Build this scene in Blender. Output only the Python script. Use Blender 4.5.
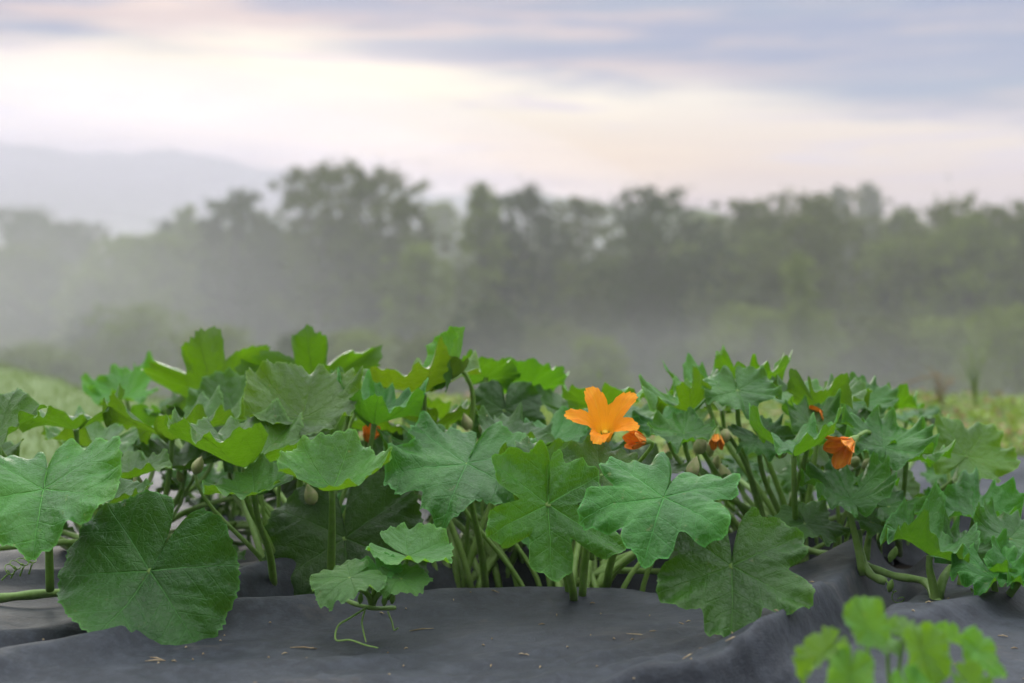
import bpy, bmesh, math, random
import numpy as np
from mathutils import Vector, Matrix

rad = math.radians
scene = bpy.context.scene
for o in list(bpy.data.objects):
    bpy.data.objects.remove(o)
COL = scene.collection
rnd = random.Random(7)

# ------------------------------------------------------------------ camera
CAM_H = 0.5
LENS = 50.0
F = 1024 * LENS / 36.0          # focal length in pixels of the 1024 px wide frame
HZ = 300.0                      # picture row of the horizon
cam_d = bpy.data.cameras.new("camera")
cam = bpy.data.objects.new("camera", cam_d)
COL.objects.link(cam)
cam.location = (0, 0, CAM_H)
cam.rotation_euler = (rad(90), 0, 0)
cam_d.lens = LENS
cam_d.sensor_width = 36
cam_d.shift_y = -(341.5 - HZ) / 1024.0
cam_d.clip_start = 0.05
cam_d.clip_end = 8000
cam_d.dof.use_dof = True
cam_d.dof.focus_distance = 2.22
cam_d.dof.aperture_fstop = 2.8
cam_d.dof.aperture_blades = 0
scene.camera = cam
scene.render.resolution_x, scene.render.resolution_y = 1024, 683

# ------------------------------------------------------------------ view
vs = scene.view_settings
vs.view_transform = 'Standard'
vs.look = 'None'
vs.exposure = 0.12
vs.gamma = 1
vs.use_curve_mapping = False
scene.render.engine = 'CYCLES'
scene.cycles.use_denoising = True
scene.cycles.max_bounces = 8
scene.cycles.transmission_bounces = 6
scene.cycles.volume_bounces = 1
scene.cycles.sample_clamp_indirect = 6

# ------------------------------------------------------------------ sky
SUN_EL, SUN_AZ = rad(14), rad(-14)       # low behind the clouds, beyond the woods, a little to the left
world = bpy.data.worlds.new("World")
scene.world = world
world.use_nodes = True
WT = world.node_tree


class NT:
    """small helper to write node maths"""
    def __init__(s, tree):
        s.t = tree
        s.n = tree.nodes
        s.l = tree.links

    def new(s, typ, **kw):
        n = s.n.new(typ)
        for k, v in kw.items():
            setattr(n, k, v)
        return n

    def put(s, sock, v):
        if isinstance(v, bpy.types.NodeSocket):
            s.l.new(v, sock)
        else:
            sock.default_value = v

    def m(s, op, a, b=0.0, c=0.0, clamp=False):
        n = s.new('ShaderNodeMath', operation=op, use_clamp=clamp)
        s.put(n.inputs[0], a)
        s.put(n.inputs[1], b)
        if op in ('MULTIPLY_ADD', 'PINGPONG', 'WRAP', 'SMOOTH_MIN', 'COMPARE'):
            s.put(n.inputs[2], c)
        return n.outputs[0]

    def step(s, v, lo, hi, a=0.0, b=1.0):
        n = s.new('ShaderNodeMapRange', interpolation_type='SMOOTHSTEP')
        s.put(n.inputs['Value'], v)
        s.put(n.inputs['From Min'], lo)
        s.put(n.inputs['From Max'], hi)
        s.put(n.inputs['To Min'], a)
        s.put(n.inputs['To Max'], b)
        return n.outputs['Result']

    def mix(s, f, a, b, mode='MIX'):
        n = s.new('ShaderNodeMix', data_type='RGBA', blend_type=mode)
        s.put(n.inputs[0], f)
        for sock, v in ((n.inputs[6], a), (n.inputs[7], b)):
            if isinstance(v, tuple):
                v = (*v[:3], 1.0)
            s.put(sock, v)
        return n.outputs[2]

    def noise(s, vec, scale, detail=3.0, rough=0.5, dist=0.0):
        n = s.new('ShaderNodeTexNoise')
        if vec is not None:
            s.put(n.inputs['Vector'], vec)
        n.inputs['Scale'].default_value = scale
        n.inputs['Detail'].default_value = detail
        n.inputs['Roughness'].default_value = rough
        n.inputs['Distortion'].default_value = dist
        return n.outputs['Fac']

    def xyz(s, x, y, z):
        n = s.new('ShaderNodeCombineXYZ')
        s.put(n.inputs[0], x)
        s.put(n.inputs[1], y)
        s.put(n.inputs[2], z)
        return n.outputs[0]


def build_sky():
    WT.nodes.clear()
    g = NT(WT)
    out = g.new('ShaderNodeOutputWorld')
    bg = g.new('ShaderNodeBackground')
    g.l.new(bg.outputs[0], out.inputs[0])
    bg.inputs['Strength'].default_value = 0.1
    sky = g.new('ShaderNodeTexSky', sky_type='NISHITA')
    sky.sun_disc = False
    sky.sun_elevation = SUN_EL
    sky.sun_rotation = SUN_AZ
    tc = g.new('ShaderNodeTexCoord')
    sp = g.new('ShaderNodeSeparateXYZ')
    g.l.new(tc.outputs['Generated'], sp.inputs[0])
    x, y, z = sp.outputs
    hlen = g.m('SQRT', g.m('ADD', g.m('MULTIPLY', x, x), g.m('MULTIPLY', y, y)))
    el = g.m('DIVIDE', z, g.m('MAXIMUM', hlen, 0.02))            # tangent of elevation
    az = g.m('ARCTAN2', x, y)                                   # bearing, 0 = north
    # the cloud sheet seen in perspective
    zz = g.m('ADD', g.m('MAXIMUM', z, 0.0), 0.10)
    cx = g.m('DIVIDE', x, zz)
    cy = g.m('DIVIDE', y, zz)
    cv = g.xyz(cx, cy, 0.0)
    cv2 = g.xyz(g.m('MULTIPLY', cx, 0.55), g.m('ADD', cy, 7.0), 3.0)
    n1 = g.noise(cv, 0.9, 5, 0.55, 0.3)
    n2 = g.noise(cv2, 1.7, 4, 0.55, 0.2)
    n3 = g.noise(g.xyz(g.m('MULTIPLY', az, 3.0), g.m('MULTIPLY', el, 28.0), 1.7), 1.6, 4, 0.55, 0.25)
    n4 = g.noise(g.xyz(g.m('MULTIPLY', az, 2.2), g.m('MULTIPLY', el, 34.0), 9.1), 1.7, 4, 0.6, 0.4)
    # clear strip between the low haze and the edge of the cloud sheet, sinking to the east
    azc = g.m('MINIMUM', g.m('MAXIMUM', az, -0.12), 0.40)
    edge = g.m('MULTIPLY_ADD', azc, -0.130, 0.155)
    bulge = g.m('MULTIPLY_ADD', g.m('SUBTRACT', n3, 0.5), 0.055, el)
    sheet = g.step(g.m('SUBTRACT', bulge, edge), -0.006, 0.020)
    # glow strip colours: white at its top, peach below
    glow = g.mix(g.step(el, 0.085, 0.150), (8.1, 6.4, 5.5), (9.2, 8.5, 7.7))
    east = g.step(az, -0.05, 0.42)
    glow = g.mix(g.m('MULTIPLY', east, 0.75), glow, (7.7, 7.0, 7.0))
    thin = g.m('MULTIPLY', g.step(n4, 0.50, 0.66), 0.75)
    glow = g.mix(thin, glow, (6.9, 6.3, 7.4))
    low = g.step(el, 0.105, 0.062)
    glow = g.mix(low, glow, (6.2, 5.3, 6.0))
    # cloud sheet: lavender grey, pink where it is thin
    lav = g.mix(g.step(n4, 0.36, 0.60), (3.6, 4.1, 5.6), (6.8, 5.7, 6.0))
    lav = g.mix(g.m('MULTIPLY', g.step(az, 0.0, .22), .6), lav, (3.9, 4.4, 5.8))
    lav = g.mix(g.m('MULTIPLY', g.step(n3, 0.45, 0.62), 0.8), lav, (3.5, 4.0, 5.7))
    cloud = g.mix(sheet, glow, lav)
    # higher up: bright bluish white broken cloud that lights the ground
    highc = g.mix(g.step(n1, 0.38, 0.62), (23, 24.5, 27), (36, 36.3, 36))
    cloud = g.mix(g.step(el, 0.24, 0.75), cloud, highc)
    cover = g.m('MULTIPLY_ADD', g.step(n2, 0.35, 0.6), 0.06, 0.93)
    col = g.mix(cover, sky.outputs[0], cloud)
    # below the horizon the world is dark ground
    # dawn: the half of the sky behind the camera is still dim
    dim = g.step(g.m('MULTIPLY_ADD', z, 0.55, y), -0.75, 0.50, 0.12, 1.0)
    col = g.mix(1.0, col, g.xyz(dim, dim, g.m('POWER', dim, 0.85)), 'MULTIPLY')
    g.l.new(col, bg.inputs['Color'])


build_sky()

sun_d = bpy.data.lights.new("sun", 'SUN')
sun_d.energy = 1.0
sun_d.angle = rad(18)
sun_d.color = (1.0, 0.93, 0.82)
sun = bpy.data.objects.new("sun", sun_d)
COL.objects.link(sun)
sdir = Vector((math.sin(SUN_AZ) * math.cos(SUN_EL), math.cos(SUN_AZ) * math.cos(SUN_EL), math.sin(SUN_EL)))
sun.rotation_euler = (-sdir).to_track_quat('-Z', 'Y').to_euler()
sun.location = sdir * 60

HAZE_DENSITY = 0.0020

# ------------------------------------------------------------------ helpers


def P(px, py, d):
    """world point at depth d that the photograph shows at column px, row py"""
    return Vector(((px - 512) / F * d, d, CAM_H - (py - HZ) / F * d))


def mat_new(name):
    m = bpy.data.materials.new(name)
    m.use_nodes = True
    m.node_tree.nodes.clear()
    g = NT(m.node_tree)
    out = g.new('ShaderNodeOutputMaterial')
    return m, g, out


def mesh_np(name, verts, faces, mat, uv=None, smooth=True, uv2=None):
    """mesh from numpy arrays; faces (n,4) or (n,3) or a list of arrays"""
    me = bpy.data.meshes.new(name)
    verts = np.asarray(verts, dtype=np.float32)
    if not isinstance(faces, list):
        faces = [faces]
    faces = [np.asarray(f, dtype=np.int32) for f in faces if len(f)]
    me.vertices.add(len(verts))
    me.vertices.foreach_set('co', verts.ravel())
    loops = np.concatenate([f.ravel() for f in faces])
    counts = np.concatenate([np.full(len(f), f.shape[1], dtype=np.int32) for f in faces])
    starts = np.concatenate([[0], np.cumsum(counts)[:-1]]).astype(np.int32)
    me.loops.add(len(loops))
    me.loops.foreach_set('vertex_index', loops)
    me.polygons.add(len(counts))
    me.polygons.foreach_set('loop_start', starts)
    me.polygons.foreach_set('loop_total', counts)
    me.polygons.foreach_set('use_smooth', np.full(len(counts), smooth))
    if uv is not None:
        l = me.uv_layers.new(name='UVMap')
        l.data.foreach_set('uv', np.asarray(uv, dtype=np.float32)[loops].ravel())
    if uv2 is not None:
        l = me.uv_layers.new(name='Margin')
        l.data.foreach_set('uv', np.asarray(uv2, dtype=np.float32)[loops].ravel())
    me.update(calc_edges=True)
    if mat:
        me.materials.append(mat)
    return me


def link(name, me, parent=None, mw=None, label=None, color=None):
    o = bpy.data.objects.new(name, me)
    COL.objects.link(o)
    if parent is not None:
        o.parent = parent
    if mw is not None:
        o.matrix_local = mw
    if label:
        o['label'] = label
    if color:
        o.color = (*color, 1)
    return o


def thing(name, label, cat, loc, group=None):
    o = bpy.data.objects.new(name, None)
    COL.objects.link(o)
    o.location = loc
    o.empty_display_size = 0.05
    o['label'] = label
    o['category'] = cat
    if group:
        o['group'] = group
    return o


def tag(o, label, cat=None, kind=None, group=None):
    o['label'] = label
    if cat:
        o['category'] = cat
    if kind:
        o['kind'] = kind
    if group:
        o['group'] = group
    return o


def bez(p0, p1, p2, p3, n=12):
    t = np.linspace(0, 1, n)[:, None]
    p0, p1, p2, p3 = (np.array(p) for p in (p0, p1, p2, p3))
    return (1 - t) ** 3 * p0 + 3 * (1 - t) ** 2 * t * p1 + 3 * (1 - t) * t ** 2 * p2 + t ** 3 * p3


def catmull(pts, n=8):
    pts = [np.array(p, dtype=float) for p in pts]
    pts = [2 * pts[0] - pts[1]] + pts + [2 * pts[-1] - pts[-2]]
    res = []
    for i in range(1, len(pts) - 2):
        a, b, c, d = pts[i - 1:i + 3]
        for k in range(n):
            t = k / n
            res.append(0.5 * (2 * b + (c - a) * t + (2 * a - 5 * b + 4 * c - d) * t * t + (3 * b - a - 3 * c + d) * t ** 3))
    res.append(pts[-2])
    return np.array(res)


def tube(path, radii, sides=8):
    """swept tube with closed ends -> verts, quads, tris"""
    path = np.asarray(path, dtype=float)
    n = len(path)
    radii = np.broadcast_to(np.asarray(radii, dtype=float), (n,)) if np.ndim(radii) else np.full(n, radii)
    tan = np.gradient(path, axis=0)
    tan /= np.linalg.norm(tan, axis=1)[:, None] + 1e-12
    up = np.array([0, 0, 1.0]) if abs(tan[0][2]) < 0.9 else np.array([1.0, 0, 0])
    a = np.cross(tan[0], up)
    a /= np.linalg.norm(a)
    V = []
    ang = np.linspace(0, 2 * np.pi, sides, endpoint=False)
    for i in range(n):
        a = a - tan[i] * np.dot(a, tan[i])
        a /= np.linalg.norm(a) + 1e-12
        b = np.cross(tan[i], a)
        V.append(path[i] + radii[i] * (np.cos(ang)[:, None] * a + np.sin(ang)[:, None] * b))
    V = np.concatenate(V + [path[:1], path[-1:]])
    i = np.arange(n - 1)[:, None] * sides
    j = np.arange(sides)[None, :]
    j2 = (j + 1) % sides
    Q = np.stack([i + j, i + j2, i + sides + j2, i + sides + j], -1).reshape(-1, 4)
    j = np.arange(sides)
    j2 = (j + 1) % sides
    T = np.concatenate([np.stack([np.full(sides, n * sides), j2, j], -1),
                        np.stack([np.full(sides, n * sides + 1), (n - 1) * sides + j, (n - 1) * sides + j2], -1)])
    return V, Q, T


class MB:
    """collects shapes into one mesh"""
    def __init__(s):
        s.v, s.q, s.t, s.n = [], [], [], 0

    def add(s, V, Q=None, T=None):
        s.v.append(np.asarray(V, dtype=float))
        if Q is not None and len(Q):
            s.q.append(np.asarray(Q) + s.n)
        if T is not None and len(T):
            s.t.append(np.asarray(T) + s.n)
        s.n += len(V)

    def tube(s, *a, **k):
        s.add(*tube(*a, **k))

    def mesh(s, name, mat, off=(0, 0, 0), smooth=True):
        fs = []
        if s.q:
            fs.append(np.concatenate(s.q))
        if s.t:
            fs.append(np.concatenate(s.t))
        return mesh_np(name, np.concatenate(s.v) - np.array(off), fs, mat, smooth=smooth)


def snoise(p, seed, octs=3, base=1.0):
    """smooth pseudo noise from sums of sines, about -1..1; p is (n,2)"""
    r = np.random.RandomState(seed)
    out = np.zeros(len(p))
    amp, fr = 1.0, base
    for o in range(octs):
        for k in range(4):
            a = r.rand() * 2 * np.pi
            w = fr * (0.7 + 0.6 * r.rand())
            out += amp * 0.35 * np.sin(w * (p[:, 0] * np.cos(a) + p[:, 1] * np.sin(a)) + r.rand() * 6.28)
        amp *= 0.5
        fr *= 2.1
    return out


def sstep(v, lo, hi):
    t = np.clip((v - lo) / (hi - lo), 0, 1)
    return t * t * (3 - 2 * t)


# ------------------------------------------------------------------ materials
def leaf_material(name, top, top2, under, trans, tf=0.29, rough=0.40, sheen=0.02):
    m, g, out = mat_new(name)
    uv = g.new('ShaderNodeUVMap', uv_map='UVMap')
    mar = g.new('ShaderNodeUVMap', uv_map='Margin')
    msep = g.new('ShaderNodeSeparateXYZ')
    g.l.new(mar.outputs[0], msep.inputs[0])
    sep = g.new('ShaderNodeSeparateXYZ')
    g.l.new(uv.outputs[0], sep.inputs[0])
    a = g.m('MULTIPLY_ADD', sep.outputs[0], 2.0, -1.0)
    b = g.m('MULTIPLY_ADD', sep.outputs[1], 2.0, -1.0)
    r = g.m('SQRT', g.m('ADD', g.m('MULTIPLY', a, a), g.m('MULTIPLY', b, b)))
    th = g.m('ARCTAN2', b, a)
    K = rad(60)
    dl = g.m('SUBTRACT', g.m('FLOORED_MODULO', g.m('ADD', th, K * 0.5 + K * 20), K), K * 0.5)
    geo = g.new('ShaderNodeNewGeometry')
    tco = g.new('ShaderNodeTexCoord')
    info = g.new('ShaderNodeObjectInfo')
    nz = g.noise(tco.outputs['Object'], 28, 3, 0.6)
    nz_big = g.noise(tco.outputs['Object'], 9, 2, 0.5)
    wob = g.m('MULTIPLY_ADD', g.m('SUBTRACT', nz_big, 0.5), 0.22, dl)
    s = g.m('MULTIPLY', r, g.m('COSINE', wob))
    p = g.m('ABSOLUTE', g.m('MULTIPLY', r, g.m('SINE', wob)))
    wv = g.m('MULTIPLY_ADD', r, -0.009, 0.014)
    v1 = g.step(p, wv, g.m('MULTIPLY', wv, 0.3))
    q = g.m('SUBTRACT', g.m('FRACT', g.m('MULTIPLY', g.m('SUBTRACT', s, g.m('MULTIPLY', p, 0.75)), 4.6)), 0.5)
    v2 = g.step(g.m('ABSOLUTE', q), 0.055, 0.012)
    v2 = g.m('MULTIPLY', v2, 0.28)
    # fine net of veins
    vor = g.new('ShaderNodeTexVoronoi', feature='DISTANCE_TO_EDGE')
    g.l.new(uv.outputs[0], vor.inputs['Vector'])
    vor.inputs['Scale'].default_value = 34
    v3 = g.step(vor.outputs['Distance'], 0.10, 0.0)
    vein = g.m('MAXIMUM', v1, v2)
    # colours
    base = g.mix(g.step(nz_big, 0.35, 0.68), top, top2)
    mott = g.noise(tco.outputs['Object'], 60, 2, 0.6)
    base = g.mix(g.m('MULTIPLY', g.step(mott, 0.55, 0.75), 0.25), base, tuple(min(1, c * 1.6 + .01) for c in top2))
    vcol = tuple(c * 2.0 + 0.035 for c in top2)
    base = g.mix(g.m('MULTIPLY', v3, 0.16), base, vcol)
    base = g.mix(g.m('MULTIPLY', vein, 0.78), base, vcol)
    # margin: a thin pale hem, and yellowing that creeps in from it here and there
    base = g.mix(g.m('MULTIPLY', g.step(msep.outputs[0], .965, 1.0), .65), base, tuple(c * 2.2 + .05 for c in top2))
    yel = g.m('MULTIPLY', g.step(g.m('MULTIPLY_ADD', nz_big, .9, g.m('MULTIPLY', msep.outputs[0], .6)), 1.02, 1.25), .3)
    base = g.mix(yel, base, (0.10, 0.19, 0.018))
    # pale dusting of mildew
    mil = g.noise(tco.outputs['Object'], 17, 4, 0.7)
    base = g.mix(g.m('MULTIPLY', g.step(mil, .56, .78), .10), base, (0.20, 0.25, 0.16))
    # a few yellow, brown spots
    sp = g.noise(tco.outputs['Object'], 95, 2, 0.5)
    base = g.mix(g.m('MULTIPLY', g.step(sp, 0.70, 0.76), 0.5), base, (0.20, 0.18, 0.05))
    und = g.mix(g.m('MULTIPLY', vein, 0.8), under, tuple(c * 1.5 + 0.03 for c in under))
    col = g.mix(geo.outputs['Backfacing'], base, und)
    col = g.mix(1.0, col, info.outputs['Color'], 'MULTIPLY')
    hv = g.new('ShaderNodeHueSaturation')
    g.put(hv.inputs['Hue'], g.m('MULTIPLY_ADD', info.outputs['Random'], 0.03, 0.485))
    g.put(hv.inputs['Value'], g.m('MULTIPLY_ADD', info.outputs['Random'], 0.55, 0.72))
    g.l.new(col, hv.inputs['Color'])
    # relief: sunken main veins, puckered skin between the fine veins
    h = g.m('ADD', g.m('MULTIPLY', vein, -0.45), g.m('MULTIPLY', v3, -0.10))
    h = g.m('MULTIPLY_ADD', nz, 0.6, h)
    puck = g.noise(tco.outputs['Object'], 75, 2, 0.5)
    h = g.m('MULTIPLY_ADD', puck, 0.9, h)
    bump = g.new('ShaderNodeBump')
    bump.inputs['Strength'].default_value = 1.0
    bump.inputs['Distance'].default_value = 0.0036
    g.l.new(h, bump.inputs['Height'])
    bs = g.new('ShaderNodeBsdfPrincipled')
    g.l.new(hv.outputs[0], bs.inputs['Base Color'])
    g.put(bs.inputs['Roughness'], g.m('MULTIPLY_ADD', geo.outputs['Backfacing'], 0.25, rough))
    bs.inputs['Specular IOR Level'].default_value = 0.36
    bs.inputs['Sheen Weight'].default_value = sheen
    bs.inputs['Sheen Roughness'].default_value = 0.5
    g.l.new(bump.outputs[0], bs.inputs['Normal'])
    tr = g.new('ShaderNodeBsdfTranslucent')
    tcol = g.mix(g.m('ADD', g.m('MULTIPLY', vein, 0.8), g.m('MULTIPLY', v3, .25)), trans, tuple(c * 0.55 for c in trans))
    tcol = g.mix(1.0, tcol, info.outputs['Color'], 'MULTIPLY')
    g.l.new(tcol, tr.inputs['Color'])
    g.l.new(bump.outputs[0], tr.inputs['Normal'])
    mx = g.new('ShaderNodeMixShader')
    mx.inputs[0].default_value = tf
    g.l.new(bs.outputs[0], mx.inputs[1])
    g.l.new(tr.outputs[0], mx.inputs[2])
    g.l.new(mx.outputs[0], out.inputs[0])
    return m


M_LEAF = leaf_material('squash_leaf', (0.020, 0.086, 0.005), (0.042, 0.145, 0.008), (0.048, 0.110, 0.016), (0.17, 0.38, 0.008))
M_YOUNG = leaf_material('young_leaf', (0.055, 0.16, 0.035), (0.075, 0.20, 0.045), (0.11, 0.21, 0.05), (0.24, 0.48, 0.03), tf=0.36)


def simple_mat(name, col, col2, scale=60, rough=0.55, tf=0.0, trans=None, bump=0.2, spec=0.4, dist=0.002, tint=False):
    m, g, out = mat_new(name)
    tco = g.new('ShaderNodeTexCoord')
    nz = g.noise(tco.outputs['Object'], scale, 4, 0.6)
    c = g.mix(g.step(nz, 0.35, 0.65), col, col2)
    if tint:
        info = g.new('ShaderNodeObjectInfo')
        c = g.mix(1.0, c, info.outputs['Color'], 'MULTIPLY')
    bs = g.new('ShaderNodeBsdfPrincipled')
    g.l.new(c, bs.inputs['Base Color'])
    bs.inputs['Roughness'].default_value = rough
    bs.inputs['Specular IOR Level'].default_value = spec
    if bump:
        bp = g.new('ShaderNodeBump')
        bp.inputs['Strength'].default_value = bump
        bp.inputs['Distance'].default_value = dist
        g.l.new(nz, bp.inputs['Height'])
        g.l.new(bp.outputs[0], bs.inputs['Normal'])
    if tf:
        tr = g.new('ShaderNodeBsdfTranslucent')
        tcol = g.mix(0.0, trans, trans)
        if tint:
            tcol = g.mix(1.0, tcol, info.outputs['Color'], 'MULTIPLY')
        g.l.new(tcol, tr.inputs['Color'])
        mx = g.new('ShaderNodeMixShader')
        mx.inputs[0].default_value = tf
        g.l.new(bs.outputs[0], mx.inputs[1])
        g.l.new(tr.outputs[0], mx.inputs[2])
        g.l.new(mx.outputs[0], out.inputs[0])
    else:
        g.l.new(bs.outputs[0], out.inputs[0])
    return m


M_STALK = simple_mat('stalk_green', (0.19, 0.33, 0.06), (0.27, 0.42, 0.11), 90, 0.45, 0.4, (0.25, 0.40, 0.05))
M_VINE = simple_mat('vine_green', (0.15, 0.26, 0.05), (0.21, 0.33, 0.09), 70, 0.45, 0.08, (0.2, 0.35, 0.05))
M_PETAL = simple_mat('petal_orange', (0.86, 0.22, 0.005), (0.92, 0.34, 0.008), 40, 0.5, 0.32, (1.0, 0.42, 0.01), tint=True)
M_WILT = simple_mat('wilted_orange', (0.70, 0.20, 0.010), (0.80, 0.32, 0.02), 80, 0.6, 0.2, (0.8, 0.2, 0.01))
M_BUD = simple_mat('bud_pale', (0.30, 0.36, 0.12), (0.45, 0.42, 0.22), 90, 0.5, 0.15, (0.4, 0.5, 0.1))
M_STIGMA = simple_mat('stigma_yellow', (0.75, 0.50, 0.03), (0.8, 0.6, 0.05), 300, 0.6)
M_SOIL = simple_mat('soil', (0.018, 0.013, 0.010), (0.035, 0.026, 0.020), 45, 0.95, bump=1.0, spec=0.1, dist=0.02)
M_BARK = simple_mat('bark', (0.05, 0.042, 0.034), (0.09, 0.075, 0.06), 6, 0.9, bump=0.6, spec=0.1, dist=0.05)
M_STRAW = simple_mat('dry_straw', (0.22, 0.15, 0.07), (0.38, 0.30, 0.18), 50, 0.8)
M_WEED = simple_mat('weed_green', (0.07, 0.16, 0.02), (0.24, 0.32, 0.05), 9, 0.6, 0.3, (0.3, 0.42, 0.04), bump=0)
M_GRASS = simple_mat('grass_blade', (0.11, 0.19, 0.05), (0.15, 0.23, 0.07), 2, 0.6, 0.3, (0.25, 0.33, 0.07), bump=0)
M_DRYW = simple_mat('dry_weed', (0.20, 0.15, 0.06), (0.30, 0.20, 0.10), 3, 0.8, 0.2, (0.3, 0.2, 0.08), bump=0)


def fabric_material():
    m, g, out = mat_new('landscape_fabric')
    tco = g.new('ShaderNodeTexCoord')
    ob = tco.outputs['Object']
    sep = g.new('ShaderNodeSeparateXYZ')
    g.l.new(ob, sep.inputs[0])
    big = g.noise(ob, 2.2, 5, 0.6)
    mid = g.noise(ob, 14, 4, 0.65)
    fine = g.noise(ob, 220, 3, 0.7)
    # woven tapes
    wx = g.m('SINE', g.m('MULTIPLY', sep.outputs[0], 2900))
    wy = g.m('SINE', g.m('MULTIPLY', sep.outputs[1], 2900))
    weave = g.m('MULTIPLY', wx, wy)
    c = g.mix(g.step(big, 0.35, 0.68), (0.016, 0.020, 0.025), (0.031, 0.036, 0.043))
    c = g.mix(g.m('MULTIPLY', g.step(mid, 0.46, 0.70), 0.55), c, (0.046, 0.053, 0.064))   # dust
    c = g.mix(g.m('MULTIPLY', g.step(fine, 0.62, 0.75), 0.30), c, (0.14, 0.125, 0.11))
    c = g.mix(g.m('MULTIPLY_ADD', weave, 0.10, 0.10), c, (0.02, 0.02, 0.024))
    grit = g.noise(ob, 60, 4, 0.75)
    c = g.mix(g.m('MULTIPLY', g.step(grit, 0.45, 0.70), 0.45), c, (0.052, 0.060, 0.073))
    c = g.mix(g.m('MULTIPLY', g.step(grit, 0.48, 0.30), 0.6), c, (0.018, 0.019, 0.023))
    dirt = g.noise(ob, 5.5, 5, 0.7, 0.6)
    c = g.mix(g.m('MULTIPLY', g.step(dirt, 0.58, 0.70), 0.35), c, (0.10, 0.085, 0.07))
    h = g.m('MULTIPLY_ADD', weave, 0.02, g.m('MULTIPLY_ADD', mid, 0.9, g.m('MULTIPLY', grit, 0.35)))
    bp = g.new('ShaderNodeBump')
    bp.inputs['Strength'].default_value = 0.5
    bp.inputs['Distance'].default_value = 0.012
    g.l.new(h, bp.inputs['Height'])
    bs = g.new('ShaderNodeBsdfPrincipled')
    g.l.new(c, bs.inputs['Base Color'])
    bs.inputs['Roughness'].default_value = 0.60
    bs.inputs['Specular IOR Level'].default_value = 0.22
    g.l.new(bp.outputs[0], bs.inputs['Normal'])
    g.l.new(bs.outputs[0], out.inputs[0])
    return m


M_FABRIC = fabric_material()


def ground_material():
    m, g, out = mat_new('grassy_ground')
    geo = g.new('ShaderNodeNewGeometry')
    pos = geo.outputs['Position']
    n1 = g.noise(pos, 0.35, 4, 0.6)
    n2 = g.noise(pos, 9, 4, 0.65)
    c = g.mix(g.step(n1, 0.35, 0.65), (0.10, 0.155, 0.05), (0.125, 0.175, 0.065))
    c = g.mix(g.m('MULTIPLY', g.step(n2, 0.4, 0.65), 0.35), c, (0.08, 0.11, 0.035))
    bp = g.new('ShaderNodeBump')
    bp.inputs['Strength'].default_value = 0.8
    bp.inputs['Distance'].default_value = 0.03
    g.l.new(n2, bp.inputs['Height'])
    bs = g.new('ShaderNodeBsdfPrincipled')
    g.l.new(c, bs.inputs['Base Color'])
    bs.inputs['Roughness'].default_value = 0.9
    bs.inputs['Specular IOR Level'].default_value = 0.15
    g.l.new(bp.outputs[0], bs.inputs['Normal'])
    g.l.new(bs.outputs[0], out.inputs[0])
    return m


M_GROUND = ground_material()


# ------------------------------------------------------------------ terrain
def terrain_z(x, y):
    x = np.asarray(x, dtype=float)
    y = np.asarray(y, dtype=float)
    u = x / np.maximum(y, 3.0)
    edge = np.clip(6.9 + (-0.285 - u) * 54, 6.9, 13.0)          # brow of the hill: farther off on the left
    d = np.maximum(y - edge, 0)
    fall = -7.2 * (1 - np.exp(-(d / 26.0) ** 1.35))
    fall = fall - 0.02 * np.maximum(d - 60, 0) * (d < 1e9)
    fall = np.maximum(fall, -13)
    bump = 0.012 * np.sin(x * 1.7 + y * 0.6) + 0.010 * np.sin(x * 3.1 - y * 2.3)
    flat = sstep(y, 4.2, 5.2)
    far = sstep(y, 15, 40)
    roll = far * (0.5 * np.sin(x * 0.045 + 1.0) + 0.4 * np.sin(y * 0.06))
    return fall + bump * flat + roll - 0.14 * (1 - sstep(y, 4.0, 4.7)) - 0.01


def build_terrain():
    xs = np.concatenate([-np.geomspace(3.2, 420, 40)[::-1], np.linspace(-3, 3, 41), np.geomspace(3.2, 420, 40)])
    ys = np.concatenate([np.linspace(-40, 0, 9), np.linspace(0.5, 16, 80), np.geomspace(16.5, 560, 60)])
    X, Y = np.meshgrid(xs, ys)
    Z = terrain_z(X, Y)
    V = np.stack([X, Y, Z], -1).reshape(-1, 3)
    nx, ny = len(xs), len(ys)
    i = np.arange(ny - 1)[:, None] * nx + np.arange(nx - 1)[None, :]
    Q = np.stack([i, i + 1, i + nx + 1, i + nx], -1).reshape(-1, 4)
    o = link('ground', mesh_np('ground', V, Q, M_GROUND))
    tag(o, 'pale green grassy hill falling away to the wooded valley', kind='structure')


build_terrain()


def build_hills():
    # a far ridge, higher towards the west
    xs = np.linspace(-1500, 1300, 120)
    h = np.interp(xs, [-1500, -900, -560, -330, -100, 150, 500, 1300], [190, 205, 183, 158, 134, 105, 78, 60])
    h = h + 6 * np.sin(xs * .013) + 4 * np.sin(xs * .031 + 1) + 2 * np.sin(xs * .09)
    rows = []
    for (dy, k) in ((-330, 0), (-220, .35), (-110, .75), (0, 1.0), (120, .7), (300, 0)):
        rows.append(np.stack([xs, 1650 + dy + 0 * xs, -30 + (h + 30) * k], -1))
    V = np.concatenate(rows)
    n = len(xs)
    i = np.arange(len(rows) - 1)[:, None] * n + np.arange(n - 1)[None, :]
    Q = np.stack([i, i + 1, i + n + 1, i + n], -1).reshape(-1, 4)
    o = link('hills', mesh_np('hills', V, Q, CROWN['dark']))
    tag(o, 'far wooded ridge, faint lavender in the morning mist', kind='structure')


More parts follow.
